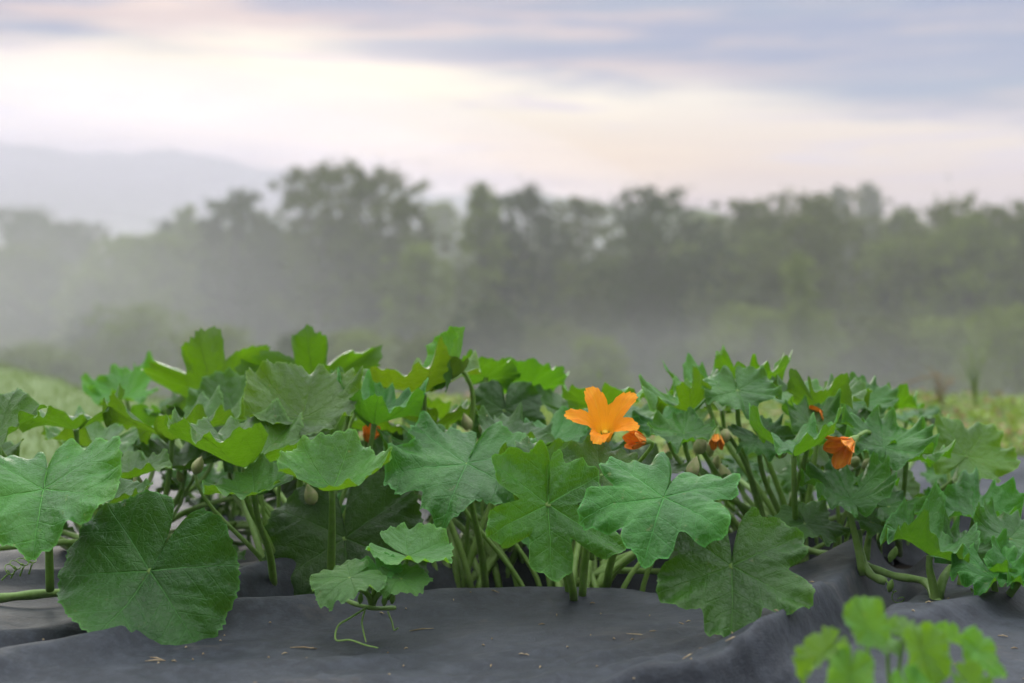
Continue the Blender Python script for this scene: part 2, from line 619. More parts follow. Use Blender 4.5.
# ------------------------------------------------------------------ landscape fabric
def seg_dist(p, line):
    """distance to a polyline and signed side; p (n,2)"""
    best = np.full(len(p), 1e9)
    side = np.zeros(len(p))
    for a, b in zip(line[:-1], line[1:]):
        a, b = np.array(a), np.array(b)
        ab = b - a
        t = np.clip(((p - a) @ ab) / (ab @ ab), 0, 1)
        c = a + t[:, None] * ab
        d = np.linalg.norm(p - c, axis=1)
        s = np.sign(ab[0] * (p[:, 1] - a[1]) - ab[1] * (p[:, 0] - a[0]))
        k = d < best
        best[k] = d[k]
        side[k] = s[k]
    return best, side


def gl(px, py, z=0.0):
    """ground point (x, y) seen at a picture place, at height z"""
    d = (CAM_H - z) / ((py - HZ) / F)
    return ((px - 512) / F * d, d)


FOLD_A = [tuple(catmull([gl(430, 705), gl(560, 688, .02), gl(650, 671, .03), gl(715, 664, .035), gl(790, 628, .035), gl(850, 580, .03), gl(880, 540, .02)], 5)[i]) for i in range(31)]
FOLD_B = [tuple(catmull([gl(1150, 560), gl(1030, 585, .03), gl(950, 612, .03), gl(890, 632, .02), gl(800, 668, .01)], 5)[i]) for i in range(21)]
BACK_EDGE = [(-3, 1.7), (-.9, 1.85), (-.69, 1.93), (-.58, 2.05), (-.49, 2.24), (-.36, 2.30), (-.05, 2.42), (.15, 2.44), (.3, 2.42), (.5, 2.55), (.75, 2.75), (1.2, 2.9), (3, 3.0)]


def back_edge(x):
    return np.interp(x, [b[0] for b in BACK_EDGE], [b[1] for b in BACK_EDGE]) + .018 * np.sin(7 * x + 1) + .012 * np.sin(17 * x) + .006 * np.sin(41 * x)


def front_fabric_z(p):
    x, y = p[:, 0], p[:, 1]
    z = 0.004 * snoise(p, 3, 3, 4.0) + 0.006 * snoise(p * np.array([0.5, 1.6]), 5, 2, 6.0)
    z += 0.0018 * snoise(p * np.array([1.0, 1.3]), 15, 3, 30.0) + .005 * np.exp(-(snoise(p * np.array([.6, 1.2]), 17, 2, 5.0) / .12) ** 2)
    # raised lip along the planting gap
    e = back_edge(x)
    lip = np.exp(-((y - (e - 0.05)) / 0.06) ** 2)
    z += lip * (0.020 + 0.014 * snoise(p, 9, 3, 5.0))
    z -= 0.085 * sstep(y, e - 0.015, e + 0.06)
    d, s = seg_dist(p, FOLD_A)
    w = np.where(s > 0, 0.085, 0.018)
    fa = sstep(x, -.02, .26)
    z += 0.050 * fa * np.exp(-(d / w) ** 2)
    z -= 0.030 * fa * np.exp(-((d - 0.06) / 0.03) ** 2) * (s < 0)
    d, s = seg_dist(p, FOLD_B)
    w = np.where(s > 0, 0.03, 0.07)
    z += 0.034 * np.exp(-(d / w) ** 2)
    # creases crossing the sheet
    r_ = np.random.RandomState(8)
    for k in range(34):                                   # small sharp wrinkles
        x0, y0, a, ln = -1.0 + 2.0 * r_.rand(), 1.55 + .85 * r_.rand(), r_.randn() * .5 + .25, .08 + .25 * r_.rand()
        d, s = seg_dist(p, [(x0, y0), (x0 + ln * math.cos(a) * .5, y0 + ln * math.sin(a) * .4), (x0 + ln * math.cos(a), y0 + ln * math.sin(a))])
        z += (.002 + .004 * r_.rand()) * np.exp(-(d / (.007 + .010 * r_.rand())) ** 1.4)
    for (x0, y0, x1, y1, h, w) in ((.06, 1.70, .52, 2.2, .008, .016), (-.25, 1.70, .22, 1.98, .010, .018), (.30, 1.86, .60, 2.34, .008, .014), (-.75, 1.62, -.2, 1.86, .009, .016), (.55, 1.70, .95, 2.1, .012, .02), (-1.2, 1.75, 0.1, 2.05, .006, .02), (-.6, 1.6, .25, 2.2, .005, .025), (-.9, 2.05, -.1, 2.28, .007, .018), (.05, 1.9, .4, 2.3, .006, .02), (.2, 2.1, .62, 2.2, .008, .022), (.5, 2.0, .75, 2.5, .008, .025)):
        d, s = seg_dist(p, [(x0, y0), (x1, y1)])
        z += h * np.exp(-(d / w) ** 2)
    return z


def grid_mesh(name, xs, ys, zf, mat, keep=None):
    X, Y = np.meshgrid(xs, ys)
    p = np.stack([X.ravel(), Y.ravel()], -1)
    V = np.concatenate([p, zf(p)[:, None]], 1)
    nx, ny = len(xs), len(ys)
    i = np.arange(ny - 1)[:, None] * nx + np.arange(nx - 1)[None, :]
    Q = np.stack([i, i + 1, i + nx + 1, i + nx], -1).reshape(-1, 4)
    if keep is not None:
        k = keep(p)
        Q = Q[k[Q].all(1)]
    return mesh_np(name, V, Q, mat)


o = link('landscape_fabric', grid_mesh('front_fabric', np.linspace(-2.2, 2.2, 520), np.linspace(0.9, 3.1, 300), front_fabric_z, M_FABRIC,
                                       keep=lambda p: p[:, 1] < back_edge(p[:, 0]) + 0.05))
tag(o, 'dark grey woven ground cloth, folded, in front of the squash plants', 'ground cloth')


def back_fabric_z(p):
    x, y = p[:, 0], p[:, 1]
    z = 0.012 * snoise(p, 23, 3, 3.0) + 0.010 * snoise(p, 25, 3, 9.0) + 0.005
    e = back_edge(x) + np.interp(x, [-.5, -.3], [.07, .20])
    z += 0.04 * np.exp(-((y - (e + 0.06)) / 0.05) ** 2) * (1 + 0.7 * snoise(p, 29, 3, 8))
    z += .012 * np.abs(snoise(p, 33, 3, 8.0)) * (1 - sstep(y, 2.9, 3.3))
    z -= 0.07 * sstep(-y, -(e + 0.03), -(e - 0.04))
    for (x0, y0, x1, y1, h, w) in ((.1, 2.75, .45, 2.62, .03, .03), (-1.0, 2.5, -.2, 2.62, .02, .03), (.35, 2.9, .75, 3.1, .03, .04), (1.0, 3.6, 1.7, 4.2, .03, .05)):
        d, s = seg_dist(p, [(x0, y0), (x1, y1)])
        z += h * np.exp(-(d / w) ** 2)
    return z


o = link('landscape_fabric', grid_mesh('back_fabric', np.linspace(-2.6, 2.6, 260), np.linspace(1.7, 4.35, 170), back_fabric_z, M_FABRIC,
                                       keep=lambda p: p[:, 1] > back_edge(p[:, 0]) + np.interp(p[:, 0], [-.5, -.3], [.03, .16])))
tag(o, 'dark grey ground cloth behind and under the squash plants, up to the weedy grass', 'ground cloth')
o = link('soil', grid_mesh('soil', np.linspace(-3, 3, 200), np.linspace(1.9, 3.6, 70),
                           lambda p: -0.055 + 0.012 * snoise(p, 41, 4, 12.0), M_SOIL))
tag(o, 'dark bare soil in the planting gap between the two cloths', kind='structure')


# ------------------------------------------------------------------ squash leaves
def leaf_arrays(R, seed, lobe=0.12, cup=0.10, wave=0.06, fold=0.0, droop=0.0, asym=0.0, nr=16, na=156, notch=0.9, tooth=1.0):
    r_ = np.random.RandomState(seed)
    th = np.linspace(-np.pi + 0.03, np.pi - 0.03, na)
    K = rad(60)
    # outline
    nv = np.round(th / K)
    dl = th - nv * K
    sec = np.floor(th / K)
    amp = lobe * (0.75 + 0.5 * r_.rand(12))[(sec + 6).astype(int) % 12] * np.interp(np.abs(sec + .5), [0, .5, 1.5, 2.5, 3.5], [1.0, 1.0, 1.15, .35, .3])
    out = np.interp(np.abs(th), [0, 1.05, 2.1, 2.7, 3.14], [.98, 1.02, .94, .84, .72])
    sn = np.abs(np.sin(dl * np.pi / K))
    pw = 2.2 if lobe < .15 else (5.0 if lobe < .45 else 3.2)
    out = out * (1 - amp * 1.25 * sn ** pw)
    out *= 1 - (.02 + .16 * lobe) * np.abs(np.sin(dl * 3.0 * np.pi / K)) ** 2 - .018 * np.abs(np.sin(th * 10.5 + r_.rand() * 6)) ** 2
    out *= 1 + (.012 + .05 * lobe) * snoise(np.stack([th, 0 * th], -1), seed + 3, 3, 2.2)
    out *= np.interp(th / K, np.arange(-6, 6), 1 + (0.03 + .3 * lobe) * (r_.rand(12) - 0.5))
    out = np.maximum(out, .22)
    gap = (np.pi - np.abs(th)) / (0.09 + 0.08 * r_.rand())
    out *= 1 - notch * np.exp(-gap ** 2)
    # fine teeth, not regular
    ph = np.cumsum(0.55 + 0.9 * r_.rand(na)) * 1.9
    t1 = np.abs(((ph / 3.4) % 1.0) - 0.5) * 2
    t2 = snoise(np.stack([th * 3, th * 0], -1), seed + 5, 3, 2.0)
    edge_off = tooth * (0.040 * (t1 - 0.5) + 0.030 * t2)
    rho = np.linspace(0, 1, nr) ** 0.85
    RR, TT = np.meshgrid(rho, th, indexing='ij')
    rr = RR * out[None, :] * (1 + edge_off[None, :] * RR ** 5)
    TG = TT * (1.0 + .03 * r_.rand())            # the basal lobes may overlap across the notch
    X, Y = rr * np.cos(TG), rr * np.sin(TG)
    # relief
    phs = r_.rand(8) * 6.28
    D = TT - np.round(TT / K) * K
    z = cup * 1.15 * rr ** 1.35 + .012 * TT / np.pi - droop * np.maximum(X, 0) ** 2
    z += 1.25 * wave * rr ** 2.2 * (0.9 * np.sin(3 * TT + phs[0]) + 0.8 * np.sin(5 * TT + phs[1]) + 0.7 * np.sin(7.3 * TT + phs[2]))
    b = r_.randn(3) * .11
    z += b[0] * X ** 2 + b[1] * Y ** 2 + b[2] * X * Y
    z += wave * 1.7 * RR ** 8 * snoise(np.stack([TT.ravel() * 2.2, TT.ravel() * 0], -1), seed + 2, 2, 1.6).reshape(X.shape)
    z += wave * 1.25 * rr ** 5 * (np.sin(13 * TT + phs[3]) + np.sin(19 * TT + phs[4]))
    z += fold * np.sqrt(Y ** 2 + 0.006) + asym * Y * np.abs(Y)
    z += 0.035 * np.sin(np.abs(D) / (K / 2) * np.pi * 0.5) ** 0.8 * np.sin(np.clip(rr, 0, 1) * np.pi * 0.85)     # valleys along the veins
    z += 0.018 * np.sin(34 * (rr * np.cos(D) - np.abs(rr * np.sin(D)) * 0.85) + phs[5]) * rr * (1 - 0.5 * RR)   # quilting
    z += 0.030 * snoise(np.stack([X.ravel(), Y.ravel()], -1), seed + 9, 3, 5.0).reshape(X.shape) * rr
    V = np.stack([X, Y, z], -1).reshape(-1, 3) * R
    i = np.arange(nr - 1)[:, None] * na + np.arange(na - 1)[None, :]
    Q = np.stack([i, i + na, i + na + 1, i + 1], -1).reshape(-1, 4)
    uv = np.stack([X * 0.5 + 0.5, Y * 0.5 + 0.5], -1).reshape(-1, 2)
    return V, Q, uv, np.stack([RR, TT / 6.3 + .5], -1).reshape(-1, 2)


def frame(n, t, at):
    n = Vector(n).normalized()
    t = Vector(t)
    t = (t - n * t.dot(n)).normalized()
    s = n.cross(t)
    return Matrix(((t.x, s.x, n.x, at[0]), (t.y, s.y, n.y, at[1]), (t.z, s.z, n.z, at[2]), (0, 0, 0, 1)))


class Plant:
    def __init__(self, name, label, cat, base, group=None, spread=0.05):
        self.base = Vector(base)
        self.root = thing(name, label, cat, base, group)
        self.spread = spread
        self.k = rnd.randrange(1000)

    def leaf(self, at, R, n, t, lobe=.12, cup=.10, wave=.055, fold=0., droop=0., asym=0., mat=None, foot=None, color=(1, 1, 1), stalk=True,
             seed=None, tooth=1.0, rs=0.0042, na=156, nr=16, label=None, narrow=1.0):
        self.k += 1
        at = Vector(at)
        V, Q, uv, uv2 = leaf_arrays(R, self.k * 13 + 5 if seed is None else seed, lobe, cup, wave, fold, droop, asym, tooth=tooth, na=na, nr=nr)
        V[:, 1] *= narrow
        V[:, 0] *= np.where(V[:, 0] > 0, 2 - narrow, 1)
        me = mesh_np('leaf', V, Q, mat or M_LEAF, uv, uv2=uv2)
        c = tuple(v * rnd.uniform(.88, 1.12) for v in color)
        o = link('leaf', me, self.root, frame(n, t, at - self.base), label=label, color=c)
        if stalk:
            n = Vector(n).normalized()
            if foot is None:
                foot = self.base + Vector((rnd.uniform(-1, 1) * self.spread, rnd.uniform(-.6, 1) * self.spread, -0.02))
            foot = Vector(foot)
            L = max((at - foot).length, .02)
            p1 = at - n * L * 0.22 - Vector((0, 0, L * 0.12))
            p2 = foot + Vector(((at.x - foot.x) * .25, (at.y - foot.y) * .25, L * 0.45))
            pts = bez(at, p1, p2, foot, 14)
            rr = np.linspace(rs, rs * 1.65, 14)
            rr[0] *= 1.25
            mb = MB()
            mb.tube(pts, rr, 8)
            link('leaf_stalk', mb.mesh('leaf_stalk', M_STALK, self.base), self.root)
        return o

    def part(self, name, mb, mat, label=None):
        return link(name, mb.mesh(name, mat, self.base), self.root, label=label)


TOP = (0, -.42, .9)
FACE = (0, -.9, .42)
UP = (0, .25, .97)

plants = {}


def plant(key, px, py, d, label, cat='squash plant', name='squash_plant', spread=.05):
    b = P(px, py, d)
    b.z = -0.02
    plants[key] = Plant(name, label, cat, b, None, spread)
    return plants[key]


A = plant('A', 130, 0, 2.62, 'broad squash plant at the left edge, its lowest big leaf hanging on the front cloth')
B = plant('B', 300, 0, 2.55, 'squash plant left of centre with upright fan leaves above a shaded leaf')
C = plant('C', 478, 0, 2.62, 'blue green squash plant left of the open orange flower, jagged leaves spread flat')
E = plant('E', 578, 0, 2.50, 'squash plant carrying the wide open orange flower')
G = plant('G', 785, 0, 2.72, 'bushy squash plant right of the open flower, many bare stalks and pale buds showing')
Hh = plant('H', 900, 0, 3.00, 'squash plant at the right with a drooping wilted orange flower')
J = plant('J', 225, 0, 3.35, 'tall squash plant behind on the left with backlit deeply cut leaves')
K = plant('K', 470, 0, 3.20, 'squash plant behind the centre with one leaf lobe folded straight up')


def L(p, ax, ay, d, rpx, n, t, **k):
    p.leaf(P(ax, ay, d), rpx / F * d, n, t, **k)


blue = (.82, .98, 1.2)
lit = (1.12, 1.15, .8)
shade_tint = (.60, .72, .62)  # darkened leaf colour: paints in the shade under the upper leaves
# --- plant at the left edge
L(A, 44, 490, 2.12, 86, (.05, -.52, .85), (.12, -.8, -.2), lobe=.05, cup=.10, wave=.06, fold=.20, foot=P(50, 590, 2.3), color=(1.0, 1.08, 1.15))
L(A, 150, 571, 2.12, 94, (.10, -.82, .55), (-.40, -.2, -.9), lobe=.02, cup=.08, wave=.022, seed=77, foot=P(228, 572, 2.45), color=shade_tint, asym=-.08)
L(A, 108, 503, 2.25, 44, (-.1, -.22, .97), (.6, -.8, 0), lobe=.06, cup=.14)
L(A, -6, 440, 2.42, 62, (-.45, -.5, .75), (.2, .5, .4), lobe=.06, cup=.25, wave=.07)
L(A, -40, 470, 2.5, 62, (.1, -.3, .95), (.8, .2, .2), lobe=.06, cup=.2, wave=.07)
L(A, 76, 430, 2.65, 52, (-.12, .12, .98), (-.6, .5, 0), lobe=.08, cup=.42, wave=.09)
L(A, 172, 440, 2.65, 74, (.0, .08, 1), (.3, .9, 0), lobe=.05, cup=.48, wave=.10, foot=P(150, 590, 2.7))
L(A, 130, 478, 2.45, 44, (-.05, -.15, .98), (.5, .5, 0), lobe=.06, cup=.3, color=lit)
L(A, 185, 470, 2.70, 50, (.05, -.1, 1), (-.5, .5, 0), lobe=.06, cup=.3)
L(A, 95, 448, 2.85, 54, (.05, -.05, 1), (-.5, -.5, 0), lobe=.06, cup=.3)
L(A, 215, 440, 2.95, 52, (.0, -.1, 1), (.5, -.5, 0), lobe=.06, cup=.3, color=lit)
L(A, 112, 462, 2.95, 60, (.1, -.1, 1), (.4, .5, 0), lobe=.06, cup=.2)
L(A, 30, 500, 2.8, 46, (-.1, -.3, .9), (-.5, -.5, -.2), lobe=.06, cup=.1)
L(A, -70, 520, 2.4, 85, (.0, -.4, .9), (-.6, -.5, -.2), lobe=.06, cup=.1)
# --- left of centre
L(B, 244, 468, 2.35, 80, (.08, .02, 1), (-.6, .8, 0), lobe=.04, cup=.44, wave=.055, foot=P(280, 585, 2.5))
L(B, 254, 494, 2.22, 52, (-.15, -.16, .97), (-.9, .3, 0), lobe=.06, cup=.28, wave=.05, foot=P(274, 590, 2.42))
L(B, 332, 489, 2.20, 58, (.02, -.34, .94), (.25, .8, .1), lobe=.04, cup=.50, wave=.05, foot=P(331, 588, 2.36), color=(1.08, 1.15, .85), rs=.0045)
L(B, 302, 418, 2.52, 62, (.06, -.52, .85), (.08, .8, .2), lobe=.04, cup=.50, wave=.06, foot=P(296, 575, 2.6), color=(1.12, 1.2, .8))
L(B, 345, 538, 2.48, 88, (.02, -.90, .42), (.1, -.2, -1), lobe=.05, cup=.06, wave=.05, color=shade_tint)
L(B, 350, 398, 2.78, 38, (.1, -.5, .85), (.3, .5, .3), lobe=.14, cup=.25, wave=.09, color=(.9, .95, 1.1))
L(B, 374, 424, 2.55, 52, (.15, -.02, 1), (.75, .5, 0), lobe=.14, cup=.62, wave=.13, color=blue)
L(B, 236, 420, 2.85, 50, (-.2, -.5, .85), (-.2, .8, .2), lobe=.045, cup=.42, wave=.05)
L(B, 205, 492, 3.0, 50, (-.1, -.1, 1), (-.5, .2, 0), lobe=.06, cup=.3)
L(B, 300, 478, 3.0, 56, (0, -.1, 1), (.3, .5, 0), lobe=.06, cup=.3)
L(B, 395, 440, 2.95, 54, (.1, .1, .98), (.6, -.5, 0), lobe=.12, cup=.35, color=lit)
# --- centre, blue green
L(C, 467, 464, 2.38, 84, (-.02, -.46, .89), (-.25, -.85, -.2), lobe=.20, cup=-.02, wave=.07, fold=.06, droop=.22, color=blue, tooth=1.7, foot=P(486, 595, 2.55))
L(C, 425, 448, 2.62, 46, (-.15, -.25, .96), (-.9, .2, 0), lobe=.2, cup=.15, wave=.10, color=blue, tooth=1.5)
L(C, 512, 440, 2.62, 46, (.2, -.25, .95), (.7, .6, 0), lobe=.18, cup=.2, wave=.09, color=blue, tooth=1.5)
L(C, 432, 428, 2.85, 52, (0, .2, .98), (-.3, .7, 0), lobe=.12, cup=.4, wave=.07, color=lit)
L(C, 400, 505, 3.0, 44, (-.2, -.2, .97), (-.6, .2, 0), lobe=.14, cup=.2)
L(C, 520, 470, 3.0, 44, (.1, -.2, .95), (.6, .6, 0), lobe=.16, cup=.2, color=blue)
L(C, 355, 490, 3.1, 46, (0, -.2, .95), (-.5, .5, 0), lobe=.14, cup=.2)
# --- flower plant
L(E, 548, 504, 2.20, 80, (.38, -.85, .36), (-.06, -.2, -1), lobe=.40, cup=.02, wave=.06, fold=-.05, foot=P(574, 600, 2.36), tooth=.8, label='long deeply lobed leaf hanging tip down', color=(1.05, 1.15, .8))
L(E, 540, 472, 2.28, 46, (.25, -.75, .6), (-.3, .5, .8), lobe=.26, cup=.08, wave=.08, foot=P(570, 598, 2.4), color=(1.0, 1.05, .75))
L(E, 600, 474, 2.28, 46, (.15, -.70, .68), (-.05, .6, .7), lobe=.12, cup=.16, wave=.06, foot=P(582, 600, 2.38))
L(E, 664, 498, 2.10, 84, (-.06, -.50, .86), (-.30, -.80, -.2), lobe=.22, cup=.04, wave=.06, fold=.08, droop=.12, foot=P(606, 590, 2.50), color=(.95, 1.05, 1.0), tooth=.7)
L(E, 732, 566, 2.06, 86, (.02, -.80, .60), (-.10, -.4, -.9), lobe=.24, cup=.02, wave=.05, foot=P(720, 600, 2.4), color=shade_tint, tooth=.8, label='large dark green leaf drooping over the front cloth')
L(E, 604, 408, 2.75, 48, (0, .35, .94), (.2, .8, .2), lobe=.10, cup=.40, wave=.08, color=lit)
L(E, 650, 470, 2.75, 40, (.2, -.3, .95), (.6, .5, 0), lobe=.16, cup=.2)
L(E, 553, 440, 2.65, 42, (-.1, -.3, .95), (-.4, .6, 0), lobe=.16, cup=.2, color=blue)
# --- right of the flower
L(G, 690, 412, 2.62, 46, (-.25, .05, .97), (-.75, .4, 0), lobe=.28, cup=.62, wave=.12, tooth=1.3, color=lit)
L(G, 752, 384, 2.75, 42, (.05, .22, .97), (.3, .7, 0), lobe=.26, cup=.46, wave=.16, tooth=1.3, color=lit)
L(G, 738, 390, 2.60, 44, (.02, -.55, .83), (.05, -.4, -.8), lobe=.18, cup=.02, wave=.08, color=(.8, .85, .8))
L(G, 704, 388, 2.8, 40, (-.25, .1, .96), (-.8, .4, 0), lobe=.28, cup=.34, wave=.15, tooth=1.3)
L(G, 684, 434, 2.50, 40, (-.1, -.36, .93), (-.7, -.3, 0), lobe=.20, cup=.10, wave=.10, color=(.8, .95, 1.0))
L(G, 664, 424, 2.75, 36, (-.2, -.3, .93), (-.7, .3, .1), lobe=.2, cup=.2, wave=.10, color=(.8, .95, 1.0))
L(G, 794, 456, 2.42, 52, (.02, .02, 1), (.3, .9, 0), lobe=.14, cup=.56, wave=.13, foot=P(797, 575, 2.55))
L(G, 820, 408, 2.70, 50, (.10, .12, .98), (.6, .6, 0), lobe=.16, cup=.40, wave=.15, tooth=1.3)
L(G, 760, 438, 2.60, 38, (.1, -.50, .86), (.3, -.5, -.2), lobe=.2, cup=.05, wave=.10, color=(.8, .9, .9))
L(G, 812, 424, 2.58, 36, (.1, -.45, .88), (.5, .6, .1), lobe=.18, cup=.2, wave=.12, color=blue)
L(G, 806, 524, 2.47, 42, (.05, -.42, .90), (.3, -.7, -.1), lobe=.2, cup=.04, wave=.06, tooth=1.3)
L(G, 722, 410, 2.9, 44, (-.1, -.2, .97), (-.4, .5, 0), lobe=.2, cup=.3)
L(G, 795, 405, 3.0, 44, (.0, -.1, 1), (.4, .5, 0), lobe=.2, cup=.3, color=lit)
# --- right
L(Hh, 862, 404, 2.85, 40, (.05, -.45, .88), (.1, .8, .2), lobe=.16, cup=.28, wave=.13, color=blue)
L(Hh, 890, 410, 2.95, 34, (.15, .25, .95), (.6, .4, 0), lobe=.14, cup=.3, wave=.12, color=lit)
L(Hh, 884, 448, 2.52, 50, (.10, -.50, .86), (.1, .8, .3), lobe=.18, cup=.14, wave=.12, fold=.35, color=blue)
L(Hh, 906, 462, 2.57, 46, (.12, .12, .98), (.8, .4, 0), lobe=.14, cup=.34, wave=.10, color=lit)
L(Hh, 966, 456, 2.75, 50, (.05, -.72, .70), (.5, .3, .5), lobe=.16, cup=.06, wave=.07, color=(1.35, 1.3, .65), label='yellow green leaf lying back towards the camera')
L(Hh, 850, 500, 2.42, 50, (-.05, -.42, .91), (-.1, .8, .3), lobe=.22, cup=.34, wave=.13, fold=.15, color=blue, foot=P(862, 575, 2.42))
L(Hh, 888, 506, 2.44, 40, (.2, -.45, .88), (.6, .4, .2), lobe=.2, cup=.2, wave=.13, color=blue)
L(Hh, 838, 470, 2.85, 40, (0, -.2, .98), (-.3, .5, 0), lobe=.16, cup=.2)
L(Hh, 920, 512, 2.72, 52, (.1, .1, .98), (.5, .7, 0), lobe=.14, cup=.34, color=shade_tint)
L(Hh, 850, 428, 2.8, 36, (-.1, -.3, .95), (.3, .6, 0), lobe=.16, cup=.2, color=blue)
# --- back rows
L(J, 212, 396, 3.05, 72, (-.05, .93, .36), (-.15, .2, 1), lobe=.36, cup=.12, wave=.10, color=lit, tooth=2.2, label='backlit hand shaped leaf standing upright')
L(J, 312, 390, 3.05, 76, (.05, .93, .36), (.02, .2, 1), lobe=.36, cup=.10, wave=.10, color=lit, tooth=2.2, label='backlit hand shaped leaf topping the plant')
L(J, 262, 392, 3.15, 50, (0, .78, .6), (.1, .2, 1), lobe=.30, cup=.1, wave=.08, color=lit, tooth=1.8)
L(J, 126, 398, 3.5, 44, (-.1, -.45, .88), (-.2, .8, .2), lobe=.26, cup=.35, wave=.12, color=lit, tooth=1.6)
L(J, 190, 418, 3.15, 46, (-.1, -.1, 1), (-.5, .3, 0), lobe=.2, cup=.3)
L(J, 290, 412, 3.2, 48, (.1, -.1, 1), (.5, .3, 0), lobe=.2, cup=.3)
L(J, 150, 428, 3.2, 50, (-.2, .1, .95), (-.6, .2, 0), lobe=.2, cup=.3)
L(J, 345, 430, 3.2, 50, (.1, .0, 1), (.5, .3, 0), lobe=.2, cup=.3)
L(K, 424, 394, 2.75, 76, (-.10, .06, .99), (-.95, .25, 0), lobe=.10, cup=.44, wave=.08, color=(1.15, 1.1, .9), foot=P(408, 560, 2.8))
L(K, 459, 366, 2.72, 40, (-.85, -.35, .35), (.08, .1, 1), lobe=.06, cup=.10, wave=.03, fold=.45, color=(1.3, 1.25, .9), label='folded leaf standing straight up', foot=P(440, 560, 2.8))
L(K, 486, 378, 2.95, 34, (.1, .6, .75), (.2, .4, .8), lobe=.06, cup=.25, wave=.05, color=lit)
L(K, 526, 390, 3.0, 42, (.0, .6, .75), (.1, .4, .8), lobe=.12, cup=.25, wave=.05, color=lit)
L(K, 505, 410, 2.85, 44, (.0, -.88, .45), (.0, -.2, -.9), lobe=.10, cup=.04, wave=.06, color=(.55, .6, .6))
L(K, 562, 412, 2.95, 42, (.2, -.2, .95), (.5, .3, 0), lobe=.12, cup=.3)
L(K, 440, 425, 3.1, 46, (.0, .3, .95), (-.3, .5, 0), lobe=.12, cup=.3, color=lit)
L(K, 480, 435, 3.15, 46, (.1, -.2, .97), (.5, .3, 0), lobe=.14, cup=.3)
L(K, 615, 420, 3.05, 42, (.1, -.2, .97), (.5, .3, 0), lobe=.14, cup=.3)

# --- low leaves and spare stalks inside the rows
rnd2 = random.Random(11)
for p, n in ((A, 14), (B, 15), (C, 20), (E, 17), (G, 14), (Hh, 16), (J, 10), (K, 14)):
    for i in range(n):
        at = p.base + Vector((rnd2.uniform(-.24, .24), rnd2.uniform(.06, .45), rnd2.uniform(.05, .25)))
        p.leaf(at, rnd2.uniform(.03, .080), (rnd2.uniform(-.6, .6), rnd2.uniform(-.9, .2), 1), (rnd2.uniform(-1, 1), rnd2.uniform(-1, 1), -.1),
               lobe=.16, cup=.1, wave=.07, color=(.9, .95, .95), na=96, nr=11)
for p, n in ((G, 15), (C, 7), (E, 5), (Hh, 8), (B, 8), (A, 8)):
    for i in range(n):
        foot = p.base + Vector((rnd2.uniform(-.12, .12), rnd2.uniform(-.05, .12), -.02))
        top = foot + Vector((rnd2.uniform(-.15, .15), rnd2.uniform(-.05, .10), rnd2.uniform(.13, .30)))
        mb = MB()
        pts = bez(top, top + Vector((rnd2.uniform(-.03, .03), 0, -.08)), foot + Vector((rnd2.uniform(-.03, .03), 0, .08)), foot, 12)
        mb.tube(pts, np.linspace(.003, .0052, 12), 7)
        p.part('flower_stalk', mb, M_STALK)
        if i % 2 == 0:
            ax = Vector((rnd2.uniform(-.5, .5), rnd2.uniform(-.6, .1), 1)).normalized()
            mb = MB()
            tt = np.linspace(0, 1, 9)
            Ln = rnd2.uniform(.018, .045)
            prof = np.sin(np.pi * (0.12 + 0.86 * tt)) * Ln * 0.30 * (1.2 - .5 * tt)
            mb.tube(np.array(top) + tt[:, None] * np.array(ax) * Ln, prof, 9)
            p.part('flower_bud', mb, M_BUD)


# ------------------------------------------------------------------ vines and the trailing shoots
def vine(p, pts, r, name='vine'):
    mb = MB()
    path = catmull(pts, 7)
    rr = np.full(len(path), r) * (1 + .10 * np.sin(np.arange(len(path)) * 1.1))
    mb.tube(path, rr, 9)
    return p.part(name, mb, M_VINE)


def tendril(p, start, direction, length, turns, r=.0011, curl=.012, seed=0):
    rr = random.Random(seed)
    d = Vector(direction).normalized()
    s = d.orthogonal().normalized()
    u = d.cross(s)
    pts = []
    n = 40
    for i in range(n):
        t = i / (n - 1)
        a = turns * 6.28 * max(0, t - .35)
        c = curl * max(0, t - .35) * 1.6
        q = Vector(start) + d * length * min(t, .35 + (t - .35) * .55) + s * c * math.sin(a) + u * c * (1 - math.cos(a)) - Vector((0, 0, 1)) * length * .25 * t * t
        pts.append(q)
    mb = MB()
    mb.tube(pts, np.linspace(r * 1.4, r * .6, n), 6)
    p.part('tendril', mb, M_STALK)


vine(A, [P(-30, 600, 2.28), P(0, 598, 2.27), P(40, 594, 2.3), P(100, 590, 2.42), P(150, 585, 2.5)], .0075)
vine(A, [P(212, 578, 2.40), P(235, 573, 2.42), P(262, 568, 2.44), P(280, 575, 2.46)], .0070)
vine(B, [P(262, 569, 2.44), P(300, 580, 2.45), P(340, 590, 2.40), P(362, 604, 2.30)], .0062)
for k in range(4):
    tendril(A, P(2 + k * 9, 580 - k * 2, 2.25), (.3, -.2, .3 + .2 * k), .05, 3, seed=k)

